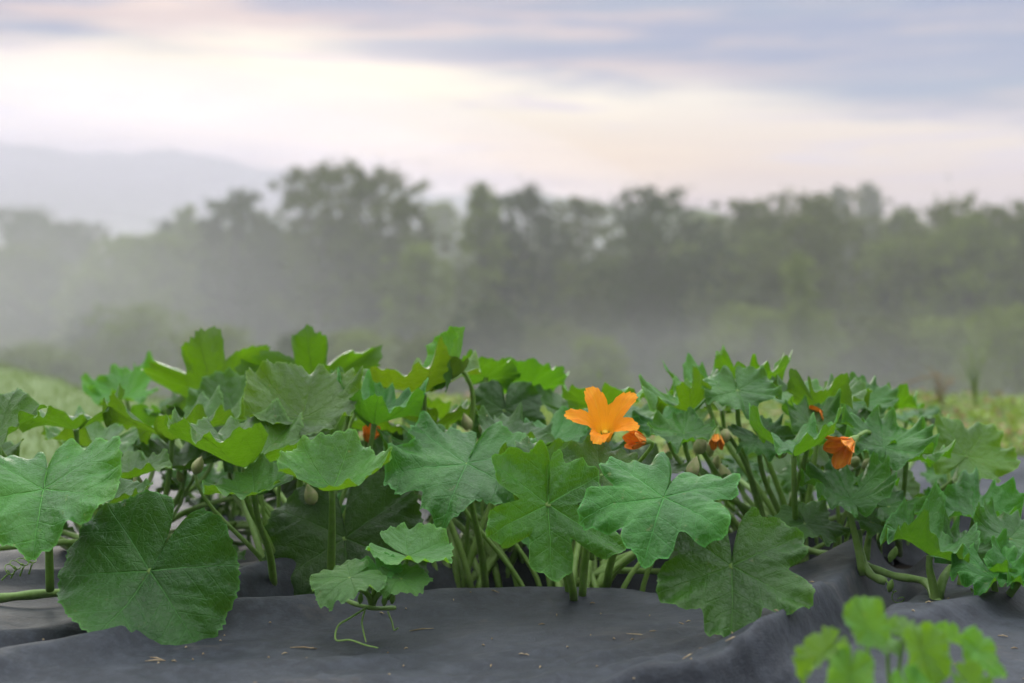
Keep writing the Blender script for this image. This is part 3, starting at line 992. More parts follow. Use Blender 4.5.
# trailing shoot at the right
V1 = plant('V', 860, 0, 2.5, 'trailing squash vine creeping over the cloth at the right edge', spread=.02, name='squash_vine', cat='squash vine')
vine(V1, [P(800, 548, 2.62), P(825, 554, 2.58), P(855, 556, 2.52), P(868, 566, 2.46), P(895, 576, 2.42), P(925, 582, 2.38), P(936, 600, 2.30), P(955, 606, 2.28), P(1000, 609, 2.26), P(1040, 612, 2.25), P(1100, 618, 2.2)], .0066)
vine(V1, [P(857, 530, 2.44), P(861, 556, 2.43), P(870, 574, 2.42), P(886, 582, 2.41)], .0072, 'vine')
L(V1, 930, 556, 2.30, 52, (.30, -.12, .95), (-.55, .3, .65), lobe=.14, cup=.30, wave=.17, fold=.12, color=blue, foot=P(936, 602, 2.30), rs=.005)
L(V1, 962, 550, 2.40, 36, (.2, -.4, .88), (.8, .4, 0), lobe=.16, cup=.2, wave=.16, color=blue, foot=P(938, 600, 2.30), rs=.005)
L(V1, 974, 516, 2.55, 52, (.1, -.34, .93), (.2, .8, .2), lobe=.18, cup=.26, wave=.15, color=(.85, 1.0, 1.25), foot=P(960, 590, 2.5))
L(V1, 1010, 538, 2.36, 42, (.1, -.45, .88), (.5, .3, .5), lobe=.16, cup=.14, wave=.12, color=blue, foot=P(1000, 610, 2.26))
L(V1, 994, 578, 2.24, 44, (-.05, -.30, .93), (-.35, .4, .65), lobe=.16, cup=.32, wave=.19, color=(.9, 1.05, 1.15), foot=P(997, 610, 2.26), rs=.0045)
L(V1, 1022, 575, 2.24, 50, (.2, -.4, .9), (.8, -.2, .2), lobe=.16, cup=.2, wave=.15, color=(.9, 1.05, 1.15), foot=P(1002, 610, 2.26), rs=.0045)
L(V1, 872, 522, 2.46, 32, (.25, -.35, .9), (.6, -.3, .1), lobe=.16, cup=.1, wave=.1, color=blue, foot=P(866, 560, 2.45))
tendril(V1, P(886, 580, 2.40), (.1, -.4, -.2), .05, 3, seed=9)
tendril(V1, P(960, 604, 2.28), (.4, -.2, .5), .07, 2, seed=10)
for (x, y, d) in ((890, 562, 2.41), (893, 559, 2.41), (889, 592, 2.38)):
    mb = MB()
    tt = np.linspace(0, 1, 8)
    mb.tube(np.array(P(x, y, d)) + tt[:, None] * np.array([.004, -.004, .022]), np.sin(np.pi * (.1 + .85 * tt)) * .006, 8)
    V1.part('flower_bud', mb, M_STALK)

# young shoot tip in front
S1 = plant('S', 365, 0, 2.2, 'light green young squash shoot lying on the front cloth, with curling tendrils', spread=.01, name='squash_shoot', cat='squash shoot')
S1.base = P(366, 600, 2.12)
S1.root.location = S1.base
yl = (.92, 1.12, .85)
ft = P(372, 606, 2.14)
L(S1, 350, 578, 2.06, 42, (-.10, -.34, .93), (-.6, -.55, -.2), lobe=.06, cup=.06, wave=.05, mat=M_YOUNG, color=yl, foot=ft, rs=.003)
L(S1, 408, 556, 2.14, 50, (.12, -.22, .96), (.75, -.3, .1), lobe=.06, cup=.14, wave=.04, mat=M_YOUNG, color=yl, foot=ft, rs=.003)
L(S1, 402, 578, 2.08, 34, (.10, -.36, .92), (.85, .0, .1), lobe=.12, cup=.06, wave=.04, mat=M_YOUNG, color=yl, foot=ft, rs=.003)
L(S1, 378, 570, 2.10, 26, (.0, -.5, .85), (.2, -.6, .1), lobe=.12, cup=.1, wave=.04, mat=M_YOUNG, color=yl, foot=ft, rs=.0025)
vine(S1, [P(395, 608, 2.16), P(372, 608, 2.13), P(350, 602, 2.14), P(330, 590, 2.22)], .0035, 'vine')
for (pts, r) in (([P(366, 608, 2.11), P(350, 618, 2.06), P(338, 626, 2.04), P(336, 640, 2.01), P(350, 640, 2.00), P(365, 645, 1.98), P(378, 648, 1.97)], .0013),
                 ([P(365, 610, 2.11), P(362, 622, 2.07), P(364, 634, 2.03), P(366, 642, 2.01)], .0012),
                 ([P(388, 612, 2.12), P(392, 622, 2.09), P(394, 630, 2.06), P(398, 628, 2.05)], .0013)):
    mb = MB()
    path = catmull(pts, 7)
    mb.tube(path, np.linspace(r * 1.3, r * .7, len(path)), 6)
    S1.part('tendril', mb, M_STALK)
for (x, y) in ((388, 600), (392, 604), (384, 606), (360, 604)):
    mb = MB()
    tt = np.linspace(0, 1, 7)
    mb.tube(np.array(P(x, y, 2.1)) + tt[:, None] * np.array([.002, -.003, .018]), np.sin(np.pi * (.1 + .85 * tt)) * .0045, 7)
    S1.part('flower_bud', mb, M_STALK)


# ------------------------------------------------------------------ flowers
def petal_mesh(Ln, W, r0, flare, seed, mat, curl=0.0, cr=0.12):
    """one lobe of a squash blossom: starts on the throat ring (radius r0, z = 0), opens outwards along +X"""
    r_ = np.random.RandomState(seed)
    nu, nv = 22, 17
    u = np.linspace(0, 1, nu)
    v = np.linspace(-1, 1, nv)
    U, Vv = np.meshgrid(u, v, indexing='ij')
    w0 = r0 * math.tan(rad(36)) * 1.05
    wid = w0 + (W - w0) * np.sin(np.clip(U * 1.25, 0, 1) * np.pi / 2) ** 1.2
    tip = np.clip(1 - np.clip((U - .50) / .50, 0, 1) ** 2.3, 0, 1) ** .72
    wid = wid * tip + 0.0003
    # throat rises then flares out
    th = np.interp(u, [0, .25, .55, 1.0], [rad(80), rad(80 - flare * 45), rad(80 - flare * 78), rad(80 - flare * 100 - curl * 60)])
    dx = np.concatenate([[0], np.cumsum(np.cos(th[:-1]) / (nu - 1) * Ln)])
    dz = np.concatenate([[0], np.cumsum(np.sin(th[:-1]) / (nu - 1) * Ln)])
    X = r0 + dx[:, None] + 0 * Vv
    Y = wid * Vv
    Z = dz[:, None] + cr * wid * (np.abs(Vv) ** 1.6) + .0022 * np.cos(Vv * np.pi * 3) * np.sin(U * np.pi) * 1.0
    X = X - 0.30 * w0 * np.abs(Vv) ** 2 * (1 - U)
    Z += .0022 * snoise(np.stack([U.ravel() * 3, Vv.ravel() * 2], -1), seed, 2, 2.5).reshape(U.shape) * U
    ruff = .0022 * np.sin(Vv * 9 + r_.rand() * 6) * U ** 3
    Z += ruff
    V = np.stack([X, Y, Z], -1).reshape(-1, 3)
    i = np.arange(nu - 1)[:, None] * nv + np.arange(nv - 1)[None, :]
    Q = np.stack([i, i + nv, i + nv + 1, i + 1], -1).reshape(-1, 4)
    uv = np.stack([U, Vv * .5 + .5], -1).reshape(-1, 2)
    return mesh_np('petal', V, Q, mat, uv)


def petal_material():
    m, g, out = mat_new('blossom_orange')
    uv = g.new('ShaderNodeUVMap')
    sep = g.new('ShaderNodeSeparateXYZ')
    g.l.new(uv.outputs[0], sep.inputs[0])
    u = sep.outputs[0]
    c = g.mix(g.step(u, .02, .34), (0.95, 0.58, 0.02), (0.95, 0.30, 0.003))
    c = g.mix(g.m('MULTIPLY', g.step(u, .7, 1.0), .7), c, (0.98, 0.40, 0.006))
    mid = g.step(g.m('ABSOLUTE', g.m('SUBTRACT', sep.outputs[1], .5)), .06, .0)
    c = g.mix(g.m('MULTIPLY', mid, .5), c, (0.92, 0.42, 0.02))
    str_ = g.noise(g.xyz(g.m('MULTIPLY', u, 3.0), g.m('MULTIPLY', sep.outputs[1], 22.0), 0.0), 1.0, 4, .65)
    c = g.mix(g.m('MULTIPLY', g.step(str_, .48, .66), .6), c, (0.74, 0.15, 0.004))
    c = g.mix(g.step(u, .16, .0), c, (0.55, 0.55, 0.06))
    bp = g.new('ShaderNodeBump')
    bp.inputs['Strength'].default_value = .9
    bp.inputs['Distance'].default_value = .003
    g.l.new(str_, bp.inputs['Height'])
    bs = g.new('ShaderNodeBsdfPrincipled')
    g.l.new(c, bs.inputs['Base Color'])
    bs.inputs['Roughness'].default_value = .55
    bs.inputs['Specular IOR Level'].default_value = .25
    g.l.new(bp.outputs[0], bs.inputs['Normal'])
    tr = g.new('ShaderNodeBsdfTranslucent')
    g.l.new(g.mix(.0, (1.0, .45, .02), (1, 1, 1)), tr.inputs['Color'])
    mx = g.new('ShaderNodeMixShader')
    mx.inputs[0].default_value = .35
    g.l.new(bs.outputs[0], mx.inputs[1])
    g.l.new(tr.outputs[0], mx.inputs[2])
    g.l.new(mx.outputs[0], out.inputs[0])
    return m


M_BLOSSOM = petal_material()


def blossom(p, at, axis, up, petals, r0, mat, label, stalk_foot, stigma=True):
    """at: throat base; petals: (angle, length, half width, flare, curl)"""
    at = Vector(at)
    Mx = frame(axis, up, at - p.base)                       # local +X = up, +Z = axis
    # green calyx cup is the flower's own mesh
    mb = MB()
    tt = np.linspace(0, 1, 8)
    mb.tube(np.stack([0 * tt, 0 * tt, -.016 + .018 * tt], -1), r0 * (.35 + .75 * tt ** .7), 12)
    for k in range(5):
        a = rad(36 + 72 * k)
        c, s = math.cos(a), math.sin(a)
        q = bez((c * r0 * .9, s * r0 * .9, -.002), (c * r0 * 1.2, s * r0 * 1.2, .006), (c * r0 * 1.5, s * r0 * 1.5, .012), (c * r0 * 1.9, s * r0 * 1.9, .016), 7)
        mb.tube(q, np.linspace(.0014, .0004, 7), 5)
    f = link('flower', mb.mesh('calyx', M_STALK), p.root, Mx, label=label)
    for i, (ang, ln, hw, fl, cu) in enumerate(petals):
        me = petal_mesh(ln, hw, r0, fl, 30 + i, mat, cu)
        link('petal', me, f, Matrix.Rotation(rad(ang), 4, 'Z'))
    if stigma:
        mb = MB()
        mb.tube(np.stack([0 * tt, 0 * tt, .016 * tt], -1), (.0030 + .0014 * tt ** 2), 10)
        link('stamen', mb.mesh('stamen', M_STIGMA), f)
    ax = Vector(axis).normalized()
    foot = Vector(stalk_foot)
    q = bez(at - ax * .014, at - ax * .05, foot + Vector((0, 0, (at - foot).length * .5)), foot, 14)
    mb = MB()
    mb.tube(q, np.linspace(.0032, .0045, 14), 8)
    link('flower_stalk', mb.mesh('flower_stalk', M_STALK, p.base), p.root)
    return f


def corolla_mesh(lobes, r0, mat):
    """one fused trumpet with five pointed, ruffled lobes; lobes: (angle, length, spread)"""
    ns, nu = 25, 26
    V, UV = [], []
    lobes = sorted(lobes)
    nl_ = len(lobes)
    r_ = np.random.RandomState(4)
    cols = []
    for k, (ang, ln, sp) in enumerate(lobes):
        for i in range(ns):
            dn = -1 + 2 * i / ns
            nb = lobes[(k + 1) % nl_] if dn > 0 else lobes[(k - 1) % nl_]
            gapa = ((nb[0] - ang + 180) % 360 - 180) / 2
            cols.append((ang, dn, abs(gapa), ln + (0.5 * (nb[1] + ln) - ln) * abs(dn) ** 3, sp, k))
    u = np.linspace(0, 1, nu)
    for ci, (ang, dn, ga, ln, sp, k) in enumerate(cols):
        f = 1 - .44 * abs(dn) ** 2.3
        f *= 1 + .03 * math.sin(ci * 2.1 + k) * (abs(dn) > .15)
        sarr = u * f
        tilt = np.interp(sarr, [0, .22, .45, .75, 1.0], [84, 72, 52, 32 - 14 * sp, 20 - 34 * sp])
        ds = np.diff(sarr, prepend=0) * ln
        rr = r0 + np.cumsum(np.cos(np.radians(tilt)) * ds)
        zz = np.cumsum(np.sin(np.radians(tilt)) * ds)
        g_ = np.interp(sarr, [0, .35, .7, 1], [1, .98, .82, .66])
        th = np.radians(ang + dn * ga * g_)
        # raised mid rib, ruffled margins
        out = sstep(sarr, .3, .9)
        zz = zz + ln * (.055 * abs(dn) ** 2 * out + .028 * math.sin(dn * 9 + k * 1.7) * abs(dn) * out - .020 * math.exp(-(dn / .10) ** 2) * np.sin(np.clip(sarr, 0, 1) * np.pi))
        zz = zz + ln * .012 * np.sin(sarr * 23 + k + dn * 5) * out
        V.append(np.stack([rr * np.cos(th), rr * np.sin(th), zz], -1))
        UV.append(np.stack([sarr, np.full(nu, dn * .5 + .5)], -1))
    nc = len(cols)
    V = np.concatenate(V)
    UV = np.concatenate(UV)
    a = np.arange(nc)[:, None] * nu + np.arange(nu - 1)[None, :]
    b = ((np.arange(nc) + 1) % nc)[:, None] * nu + np.arange(nu - 1)[None, :]
    Q = np.stack([a, a + 1, b + 1, b], -1).reshape(-1, 4)
    return mesh_np('corolla', V, Q, mat, UV)


fl_at = P(606, 436, 2.33) + Vector((0, .020, -.006))
fl = blossom(E, fl_at, (-.05, -.62, .78), (0, .3, 1), [], .009, M_BLOSSOM, 'wide open orange squash flower', P(592, 560, 2.5))
link('corolla', corolla_mesh([(22, .088, .25), (-50, .090, .30), (94, .088, .45), (-118, .078, .6), (166, .074, 1.0)], .010, M_BLOSSOM), fl)
# withered flower beside it
wat = P(644, 441, 2.36)
blossom(E, wat, (-.75, -.55, .15), (0, .2, 1), [(a, .034, .011, .12, -.1) for a in (0, 72, 144, 216, 288)], .007, M_WILT, 'withered brown orange flower beside the open one', P(600, 560, 2.5), False)
# wilted flowers on the other plants
blossom(Hh, P(852, 441, 2.39), (-.75, -.45, -.45), (0, .2, 1), [(0, .048, .018, .35, .0), (72, .045, .017, .4, .1), (144, .05, .017, .3, 0), (216, .045, .017, .3, 0), (288, .05, .018, .4, .0)], .008, M_WILT, 'wilted red orange flower hanging down', P(880, 570, 2.9), False)
blossom(Hh, P(826, 422, 2.62), (-.7, -.5, .2), (0, .2, 1), [(a, .045, .013, .2, 0) for a in (0, 72, 144, 216, 288)], .007, M_WILT, 'small orange flower half hidden under a leaf', P(880, 570, 2.9), False)
blossom(G, P(717, 436, 2.55), (-.1, -.5, -.6), (0, .2, 1), [(a, .022, .008, .12, 0) for a in (0, 72, 144, 216, 288)], .008, M_WILT, 'closed withered flower on a pale bud', P(770, 570, 2.7), False)
blossom(B, P(368, 440, 2.66), (.3, -.5, .7), (0, .2, 1), [(a, .030, .011, .15, 0) for a in (0, 72, 144, 216, 288)], .008, M_WILT, 'small closed orange flower low among the leaves', P(330, 570, 2.6), False)
blossom(B, P(358, 408, 2.68), (.45, -.4, .8), (0, .2, 1), [(a, .034, .011, .12, 0) for a in (0, 72, 144, 216, 288)], .007, M_PETAL, 'narrow orange flower bud between two leaves', P(330, 570, 2.6), False)
# pale young fruits among the stalks
for (p, x, y, d, s) in ((G, 725, 436, 2.56, .013), (G, 700, 446, 2.62, .016), (G, 708, 450, 2.66, .015), (G, 781, 450, 2.6, .016), (Hh, 868, 465, 2.6, .013), (Hh, 855, 462, 2.6, .011), (Hh, 878, 470, 2.6, .010)):
    mb = MB()
    tt = np.linspace(0, 1, 11)
    mb.tube(np.array(P(x, y, d)) + (tt[:, None] - .5) * np.array([s * .5, -s * .6, s * 1.9]), np.sqrt(np.clip(1 - (2 * tt - 1) ** 2, .02, 1)) * s * .8, 12)
    p.part('young_fruit', mb, M_BUD)


# ------------------------------------------------------------------ blurred seedling close to the camera
N1 = Plant('seedling', 'bright light green leafy seedling close up at the lower right corner', 'seedling', (0.385, 1.42, -.004), None, .02)
N1.spread = .015
nl = (1.45, 1.35, .6)
for (x, y, d, r, n, t) in ((868, 630, 1.42, 30, (-.1, -.8, .6), (-.2, .6, .6)), (826, 652, 1.40, 32, (-.5, -.4, .7), (-.9, -.3, -.1)), (905, 632, 1.46, 26, (.2, -.4, .9), (.6, .5, .3)),
                           (922, 650, 1.40, 34, (.1, -.85, .5), (.1, -.5, -.8)), (978, 650, 1.43, 30, (.3, -.7, .6), (.6, -.3, -.5)), (946, 640, 1.45, 24, (.4, -.4, .8), (.8, .2, .1)),
                           (850, 674, 1.37, 34, (-.1, -.85, .5), (-.2, -.4, -.8)), (968, 684, 1.38, 26, (.2, -.6, .7), (.6, -.4, -.3)), (888, 648, 1.47, 20, (.0, -.3, .95), (-.1, .6, .3)),
                           (910, 690, 1.37, 30, (.1, -.8, .6), (.3, -.5, -.6))):
    N1.leaf(P(x, y, d), r / F * d, n, t, lobe=.05, cup=.05, wave=.07, fold=rnd.uniform(.1, .35), droop=.25, narrow=.72, mat=M_YOUNG, color=nl, rs=.0018, tooth=1.6, na=96, nr=11)


# ------------------------------------------------------------------ bits lying on the cloth
def litter():
    r_ = random.Random(5)
    mb = MB()
    for i in range(150):
        x = r_.uniform(-.8, .9)
        y = r_.uniform(1.6, 2.35)
        if y > back_edge(x) - .03:
            continue
        z = float(front_fabric_z(np.array([[x, y]]))[0]) + .0012
        a = r_.uniform(0, 6.28)
        ln = r_.choice([.0015, .002, .002, .003, .003, .004, .005, .007, .014, .020])
        q = [(x - ln * math.cos(a), y - ln * math.sin(a), z), (x, y, z + .0012), (x + ln * math.cos(a), y + ln * math.sin(a), z)]
        mb.tube(q, [.0006, .0011, .0005], 5)
    o = link('debris', mb.mesh('debris', M_STRAW))
    tag(o, 'dry straw bits and crumbs scattered on the front cloth', kind='stuff')


litter()


# ------------------------------------------------------------------ grass and weeds
def blades(n, xy, hmin, hmax, wmin, wmax, seed, lean=.5):
    r_ = np.random.RandomState(seed)
    x, y = xy(r_, n)
    z = terrain_z(x, y)
    n = len(x)
    h = hmin + (hmax - hmin) * r_.rand(n) ** 1.6
    w = wmin + (wmax - wmin) * r_.rand(n)
    a = r_.rand(n) * 6.28
    lx, ly = np.cos(a) * h * lean * r_.rand(n), np.sin(a) * h * lean * r_.rand(n)
    b = r_.rand(n) * 6.28
    wx, wy = np.cos(b) * w, np.sin(b) * w
    p0 = np.stack([x - wx, y - wy, z], -1)
    p1 = np.stack([x + wx, y + wy, z], -1)
    p2 = np.stack([x + lx * .45 + wx * .7, y + ly * .45 + wy * .7, z + h * .6], -1)
    p3 = np.stack([x + lx * .45 - wx * .7, y + ly * .45 - wy * .7, z + h * .6], -1)
    p4 = np.stack([x + lx, y + ly, z + h * .92], -1)
    V = np.stack([p0, p1, p2, p3, p4], 1).reshape(-1, 3)
    i = np.arange(n)[:, None] * 5
    return V, (i + np.array([[0, 1, 2, 3]])), (i + np.array([[3, 2, 4]]))


def leaflets(n, xy, s0, s1, zmax, seed):
    """small broad weed leaves at mixed heights"""
    r_ = np.random.RandomState(seed)
    x, y = xy(r_, n)
    n = len(x)
    z = terrain_z(x, y) + zmax * r_.rand(n) ** 1.4
    s = s0 + (s1 - s0) * r_.rand(n) ** 1.5
    d = r_.randn(n, 3)
    d[:, 2] *= .45
    d /= np.linalg.norm(d, axis=1)[:, None]
    e = np.cross(d, r_.randn(n, 3) * np.array([.5, .5, 0]) + np.array([0, 0, 1.0]))
    e /= np.linalg.norm(e, axis=1)[:, None] + 1e-9
    c = np.stack([x, y, z], -1)
    S = s[:, None]
    V = np.stack([c - d * S, c + e * S * .55 - d * S * .1, c + d * S, c - e * S * .55 - d * S * .1], 1).reshape(-1, 3)
    return V, np.arange(n)[:, None] * 4 + np.array([[0, 1, 2, 3]])


def xy_right(r_, n):
    y = 4.25 + 3.0 * r_.rand(n) ** 1.3
    u = -.12 + .72 * r_.rand(n)
    return u * y, y


def xy_left(r_, n):
    y = 4.3 + 9.5 * r_.rand(n) ** .9
    u = -.62 + .55 * r_.rand(n)
    return u * y, y


mb = MB()
mb.add(*blades(16000, xy_left, .015, .05, .002, .005, 1))
o = link('grass', mb.mesh('grass', M_GRASS, smooth=False))
tag(o, 'short pale grass on the left slope', kind='stuff')
mb = MB()
mb.add(*blades(9000, xy_right, .015, .05, .002, .005, 2))
o = link('grass', mb.mesh('grass', M_GRASS, smooth=False))
tag(o, 'rough grass on the brow at the right', kind='stuff')
mb = MB()
mb.add(*leaflets(3500, xy_right, .010, .030, .06, 13))
o = link('dry_weeds', mb.mesh('dry_weeds', M_DRYW, smooth=False))
tag(o, 'dry brown and tan leaves among the low weeds at the right', kind='stuff')
mb = MB()
mb.add(*leaflets(16000, xy_right, .010, .030, .05, 3))
o = link('weeds', mb.mesh('weeds', M_WEED, smooth=False))
tag(o, 'low yellow green weeds and clover behind the squash row', kind='stuff')


def wispy(name, label, px, d, seed, stems, hgt, mat, lean=.25):
    r_ = random.Random(seed)
    x = (px - 512) / F * d
    z = float(terrain_z(x, d))
    t = thing(name, label, 'weed', (x, d, z))
    for k in range(stems):
        a = r_.uniform(0, 6.28)
        ln = hgt * r_.uniform(.55, 1)
        lx = lean * ln * r_.uniform(-1, 1)
        ly = lean * ln * r_.uniform(-1, 1)
        q = bez((0, 0, 0), (lx * .1, ly * .1, ln * .5), (lx * .5, ly * .5, ln * .85), (lx, ly, ln), 10)
        mb = MB()
        mb.tube(q, np.linspace(.0018, .0008, 10), 5)
        link('stem', mb.mesh('stem', mat), t)
        lb = MB()
        for j in range(7):
            i = r_.randint(2, 9)
            c = q[i]
            b = r_.uniform(0, 6.28)
            L_ = r_.uniform(.012, .05)
            dd = np.array([math.cos(b), math.sin(b), r_.uniform(-.1, .8)])
            ee = np.array([-math.sin(b), math.cos(b), 0]) * L_ * .10
            lb.add(np.array([c, c + dd * L_ * .5 + ee, c + dd * L_, c + dd * L_ * .5 - ee]), np.array([[0, 1, 2, 3]]))
        link('foliage', lb.mesh('foliage', mat, smooth=False), t)
    return t


wispy('tall_weed', 'tall wispy weed with reddish brown base on the brow at the right', 940, 6.4, 3, 14, .22, M_DRYW, .5)
wispy('tall_weed', 'green feathery weed on the brow, right of the reddish brown weed', 975, 6.6, 5, 12, .36, M_WEED, .4)
wispy('tall_weed', 'tall pale weed behind the open orange flower', 600, 6.3, 8, 4, .22, M_WEED)
wispy('tall_weed', 'low green weed in the grass beside the right end of the squash row', 915, 5.9, 12, 6, .15, M_WEED)
# long bent grass stalk
t = thing('grass_stalk', 'single long pale grass stalk bending over to the right', 'grass stalk', (P(880, 400, 6.2).x, 6.2, float(terrain_z(P(880, 400, 6.2).x, 6.2))))
b0 = np.array(t.location)
q = bez(b0, np.array(P(890, 390, 6.2)), np.array(P(905, 380, 6.2)), np.array(P(938, 375, 6.2)), 14)
mb = MB()
mb.tube(q, np.linspace(.006, .003, 14), 5)
link('stalk', mb.mesh('stalk', M_DRYW, b0), t)


# ------------------------------------------------------------------ trees
def crown_material(name, c1, c2, trans):
    m, g, out = mat_new(name)
    geo = g.new('ShaderNodeNewGeometry')
    nz = g.noise(geo.outputs['Position'], .6, 3, .6)
    c = g.mix(g.step(nz, .35, .65), c1, c2)
    c = g.mix(g.m('MULTIPLY', geo.outputs['Random Per Island'], .5), c, tuple(k * 1.5 for k in c2))
    bs = g.new('ShaderNodeBsdfDiffuse')
    g.l.new(c, bs.inputs['Color'])
    tr = g.new('ShaderNodeBsdfTranslucent')
    tr.inputs['Color'].default_value = (*trans, 1)
    mx = g.new('ShaderNodeMixShader')
    mx.inputs[0].default_value = .25
    g.l.new(bs.outputs[0], mx.inputs[1])
    g.l.new(tr.outputs[0], mx.inputs[2])
    g.l.new(mx.outputs[0], out.inputs[0])
    return m


CROWN = {
    'dark': crown_material('crown_dark', (.020, .034, .009), (.038, .058, .014), (.08, .11, .02)),
    'olive': crown_material('crown_olive', (.052, .072, .010), (.088, .112, .016), (.11, .13, .02)),
    'light': crown_material('crown_light', (.105, .150, .018), (.150, .200, .030), (.15, .18, .03)),
}


def leaf_cards(centers, radii, per, size, r_, flat=.75):
    n = len(centers) * per
    c = np.repeat(centers, per, 0)
    rr = np.repeat(radii, per)[:, None]
    d = r_.randn(n, 3)
    d /= np.linalg.norm(d, axis=1)[:, None]
    pos = c + d * rr * np.abs(r_.randn(n, 1)) * .75 * np.array([1, 1, flat])
    a = r_.randn(n, 3)
    a /= np.linalg.norm(a, axis=1)[:, None]
    b = np.cross(a, r_.randn(n, 3))
    b /= np.linalg.norm(b, axis=1)[:, None]
    s = size * (.6 + .8 * r_.rand(n, 1))
    V = np.stack([pos - a * s, pos + b * s * .6, pos + a * s, pos - b * s * .6], 1).reshape(-1, 3)
    return V, np.arange(n)[:, None] * 4 + np.array([[0, 1, 2, 3]])


def tree(label, px, top, d, wpx, kind='round', mat='dark', seed=0, dens=1.0, name='tree', low=.02, group=None):
    r_ = np.random.RandomState(seed)
    x = (px - 512) / F * d
    zb = float(terrain_z(x, d))
    zt = CAM_H + (HZ - top) / F * d
    H = zt - zb
    W = wpx / F * d / 2 * (1.38 if kind in ('spire', 'broad', 'round') else 1.1)
    t = thing(name, label, 'tree', (x, d, zb - .1), group)
    def env(f):
        if kind == 'conifer':
            return W * min(1, (1.03 - f) * 1.15 + .02)
        if kind == 'spire':
            return W * max(.12, 1 - max(0, (f - .45) / .57) ** 1.6) ** .8
        if kind == 'open':
            return W * (.8 if f < .6 else 1.0 * math.sqrt(max(.05, 1 - ((f - .72) / .30) ** 2)))
        if kind == 'broad':
            return W * max(.1, 1 - max(0, (f - .55) / .47) ** 2.6) ** .6
        return W * max(.08, 1 - max(0, (f - .5) / .52) ** 2.2) ** .6
    cs, rs, boughs = [], [], []
    n_tip = 9 if kind in ('round', 'broad') else 6
    for k in range(n_tip):                       # heads of the boughs give the uneven outline
        f = .55 + .38 * (k + r_.rand()) / n_tip
        a = r_.rand() * 6.28
        q = env(f) * (.55 + .45 * r_.rand())
        boughs.append((np.array([math.cos(a) * q, math.sin(a) * q, f * H]), W * .3, f))
    boughs.append((np.array([(r_.rand() - .5) * W * .25, 0, H * .94]), W * .22, .94))
    for (c, br, f) in boughs:
        for k in range(int(12 * dens)):
            rr = W * (.07 + .12 * r_.rand())
            pnt = c + r_.randn(3) * np.array([.65, .65, .75]) * br
            if pnt[2] > H - rr * .4:
                k_ = r_.rand()
                pnt = pnt * np.array([.5 * k_, .5 * k_, 0]) + np.array([0, 0, H - rr * .4 - (1 - (1 - k_) ** 2) * .22 * H])
            cs.append(pnt)
            rs.append(rr)
    for k in range(int(150 * dens)):              # the body of the crown
        f = low + (.97 - low) * r_.rand()
        if kind == 'open' and .52 < f < .80 and r_.rand() < .75:
            continue
        a = r_.rand() * 6.28
        q = env(f) * math.sqrt(r_.rand()) * .95
        rr = W * (.14 + .16 * r_.rand())
        cs.append(np.array([math.cos(a) * q, math.sin(a) * q, f * H]))
        rs.append(rr)
    for k in range(14):                          # stray sprays
        f = .3 + .68 * r_.rand()
        a = r_.rand() * 6.28
        q = env(f) * (.9 + .3 * r_.rand())
        cs.append(np.array([math.cos(a) * q, math.sin(a) * q, f * H]))
        rs.append(W * .10)
    V, Q = leaf_cards(np.array(cs), np.array(rs), 52, max(.09, .0015 * d), r_)
    link('crown', mesh_np('crown', V, Q, CROWN[mat], smooth=False), t)
    mb = MB()
    tr = np.stack([np.interp(np.linspace(0, 1, 9), [0, .5, 1], [0, (r_.rand() - .5) * W * .3, boughs[-1][0][0]]), np.zeros(9), np.linspace(0, H * .93, 9)], -1)
    mb.tube(tr, np.linspace(H * .020, H * .004, 9), 8)
    for (c, br, f) in boughs[:-1]:
        s = np.array([0, 0, max(.08, f - .22) * H])
        s[0] = np.interp(s[2], tr[:, 2], tr[:, 0])
        mb.tube(bez(s, s * .6 + c * .4 + np.array([0, 0, -.02 * H]), s * .3 + c * .7, c, 7), np.linspace(H * .008, H * .002, 7), 6)
    link('trunk', mb.mesh('trunk', M_BARK), t)
    return t


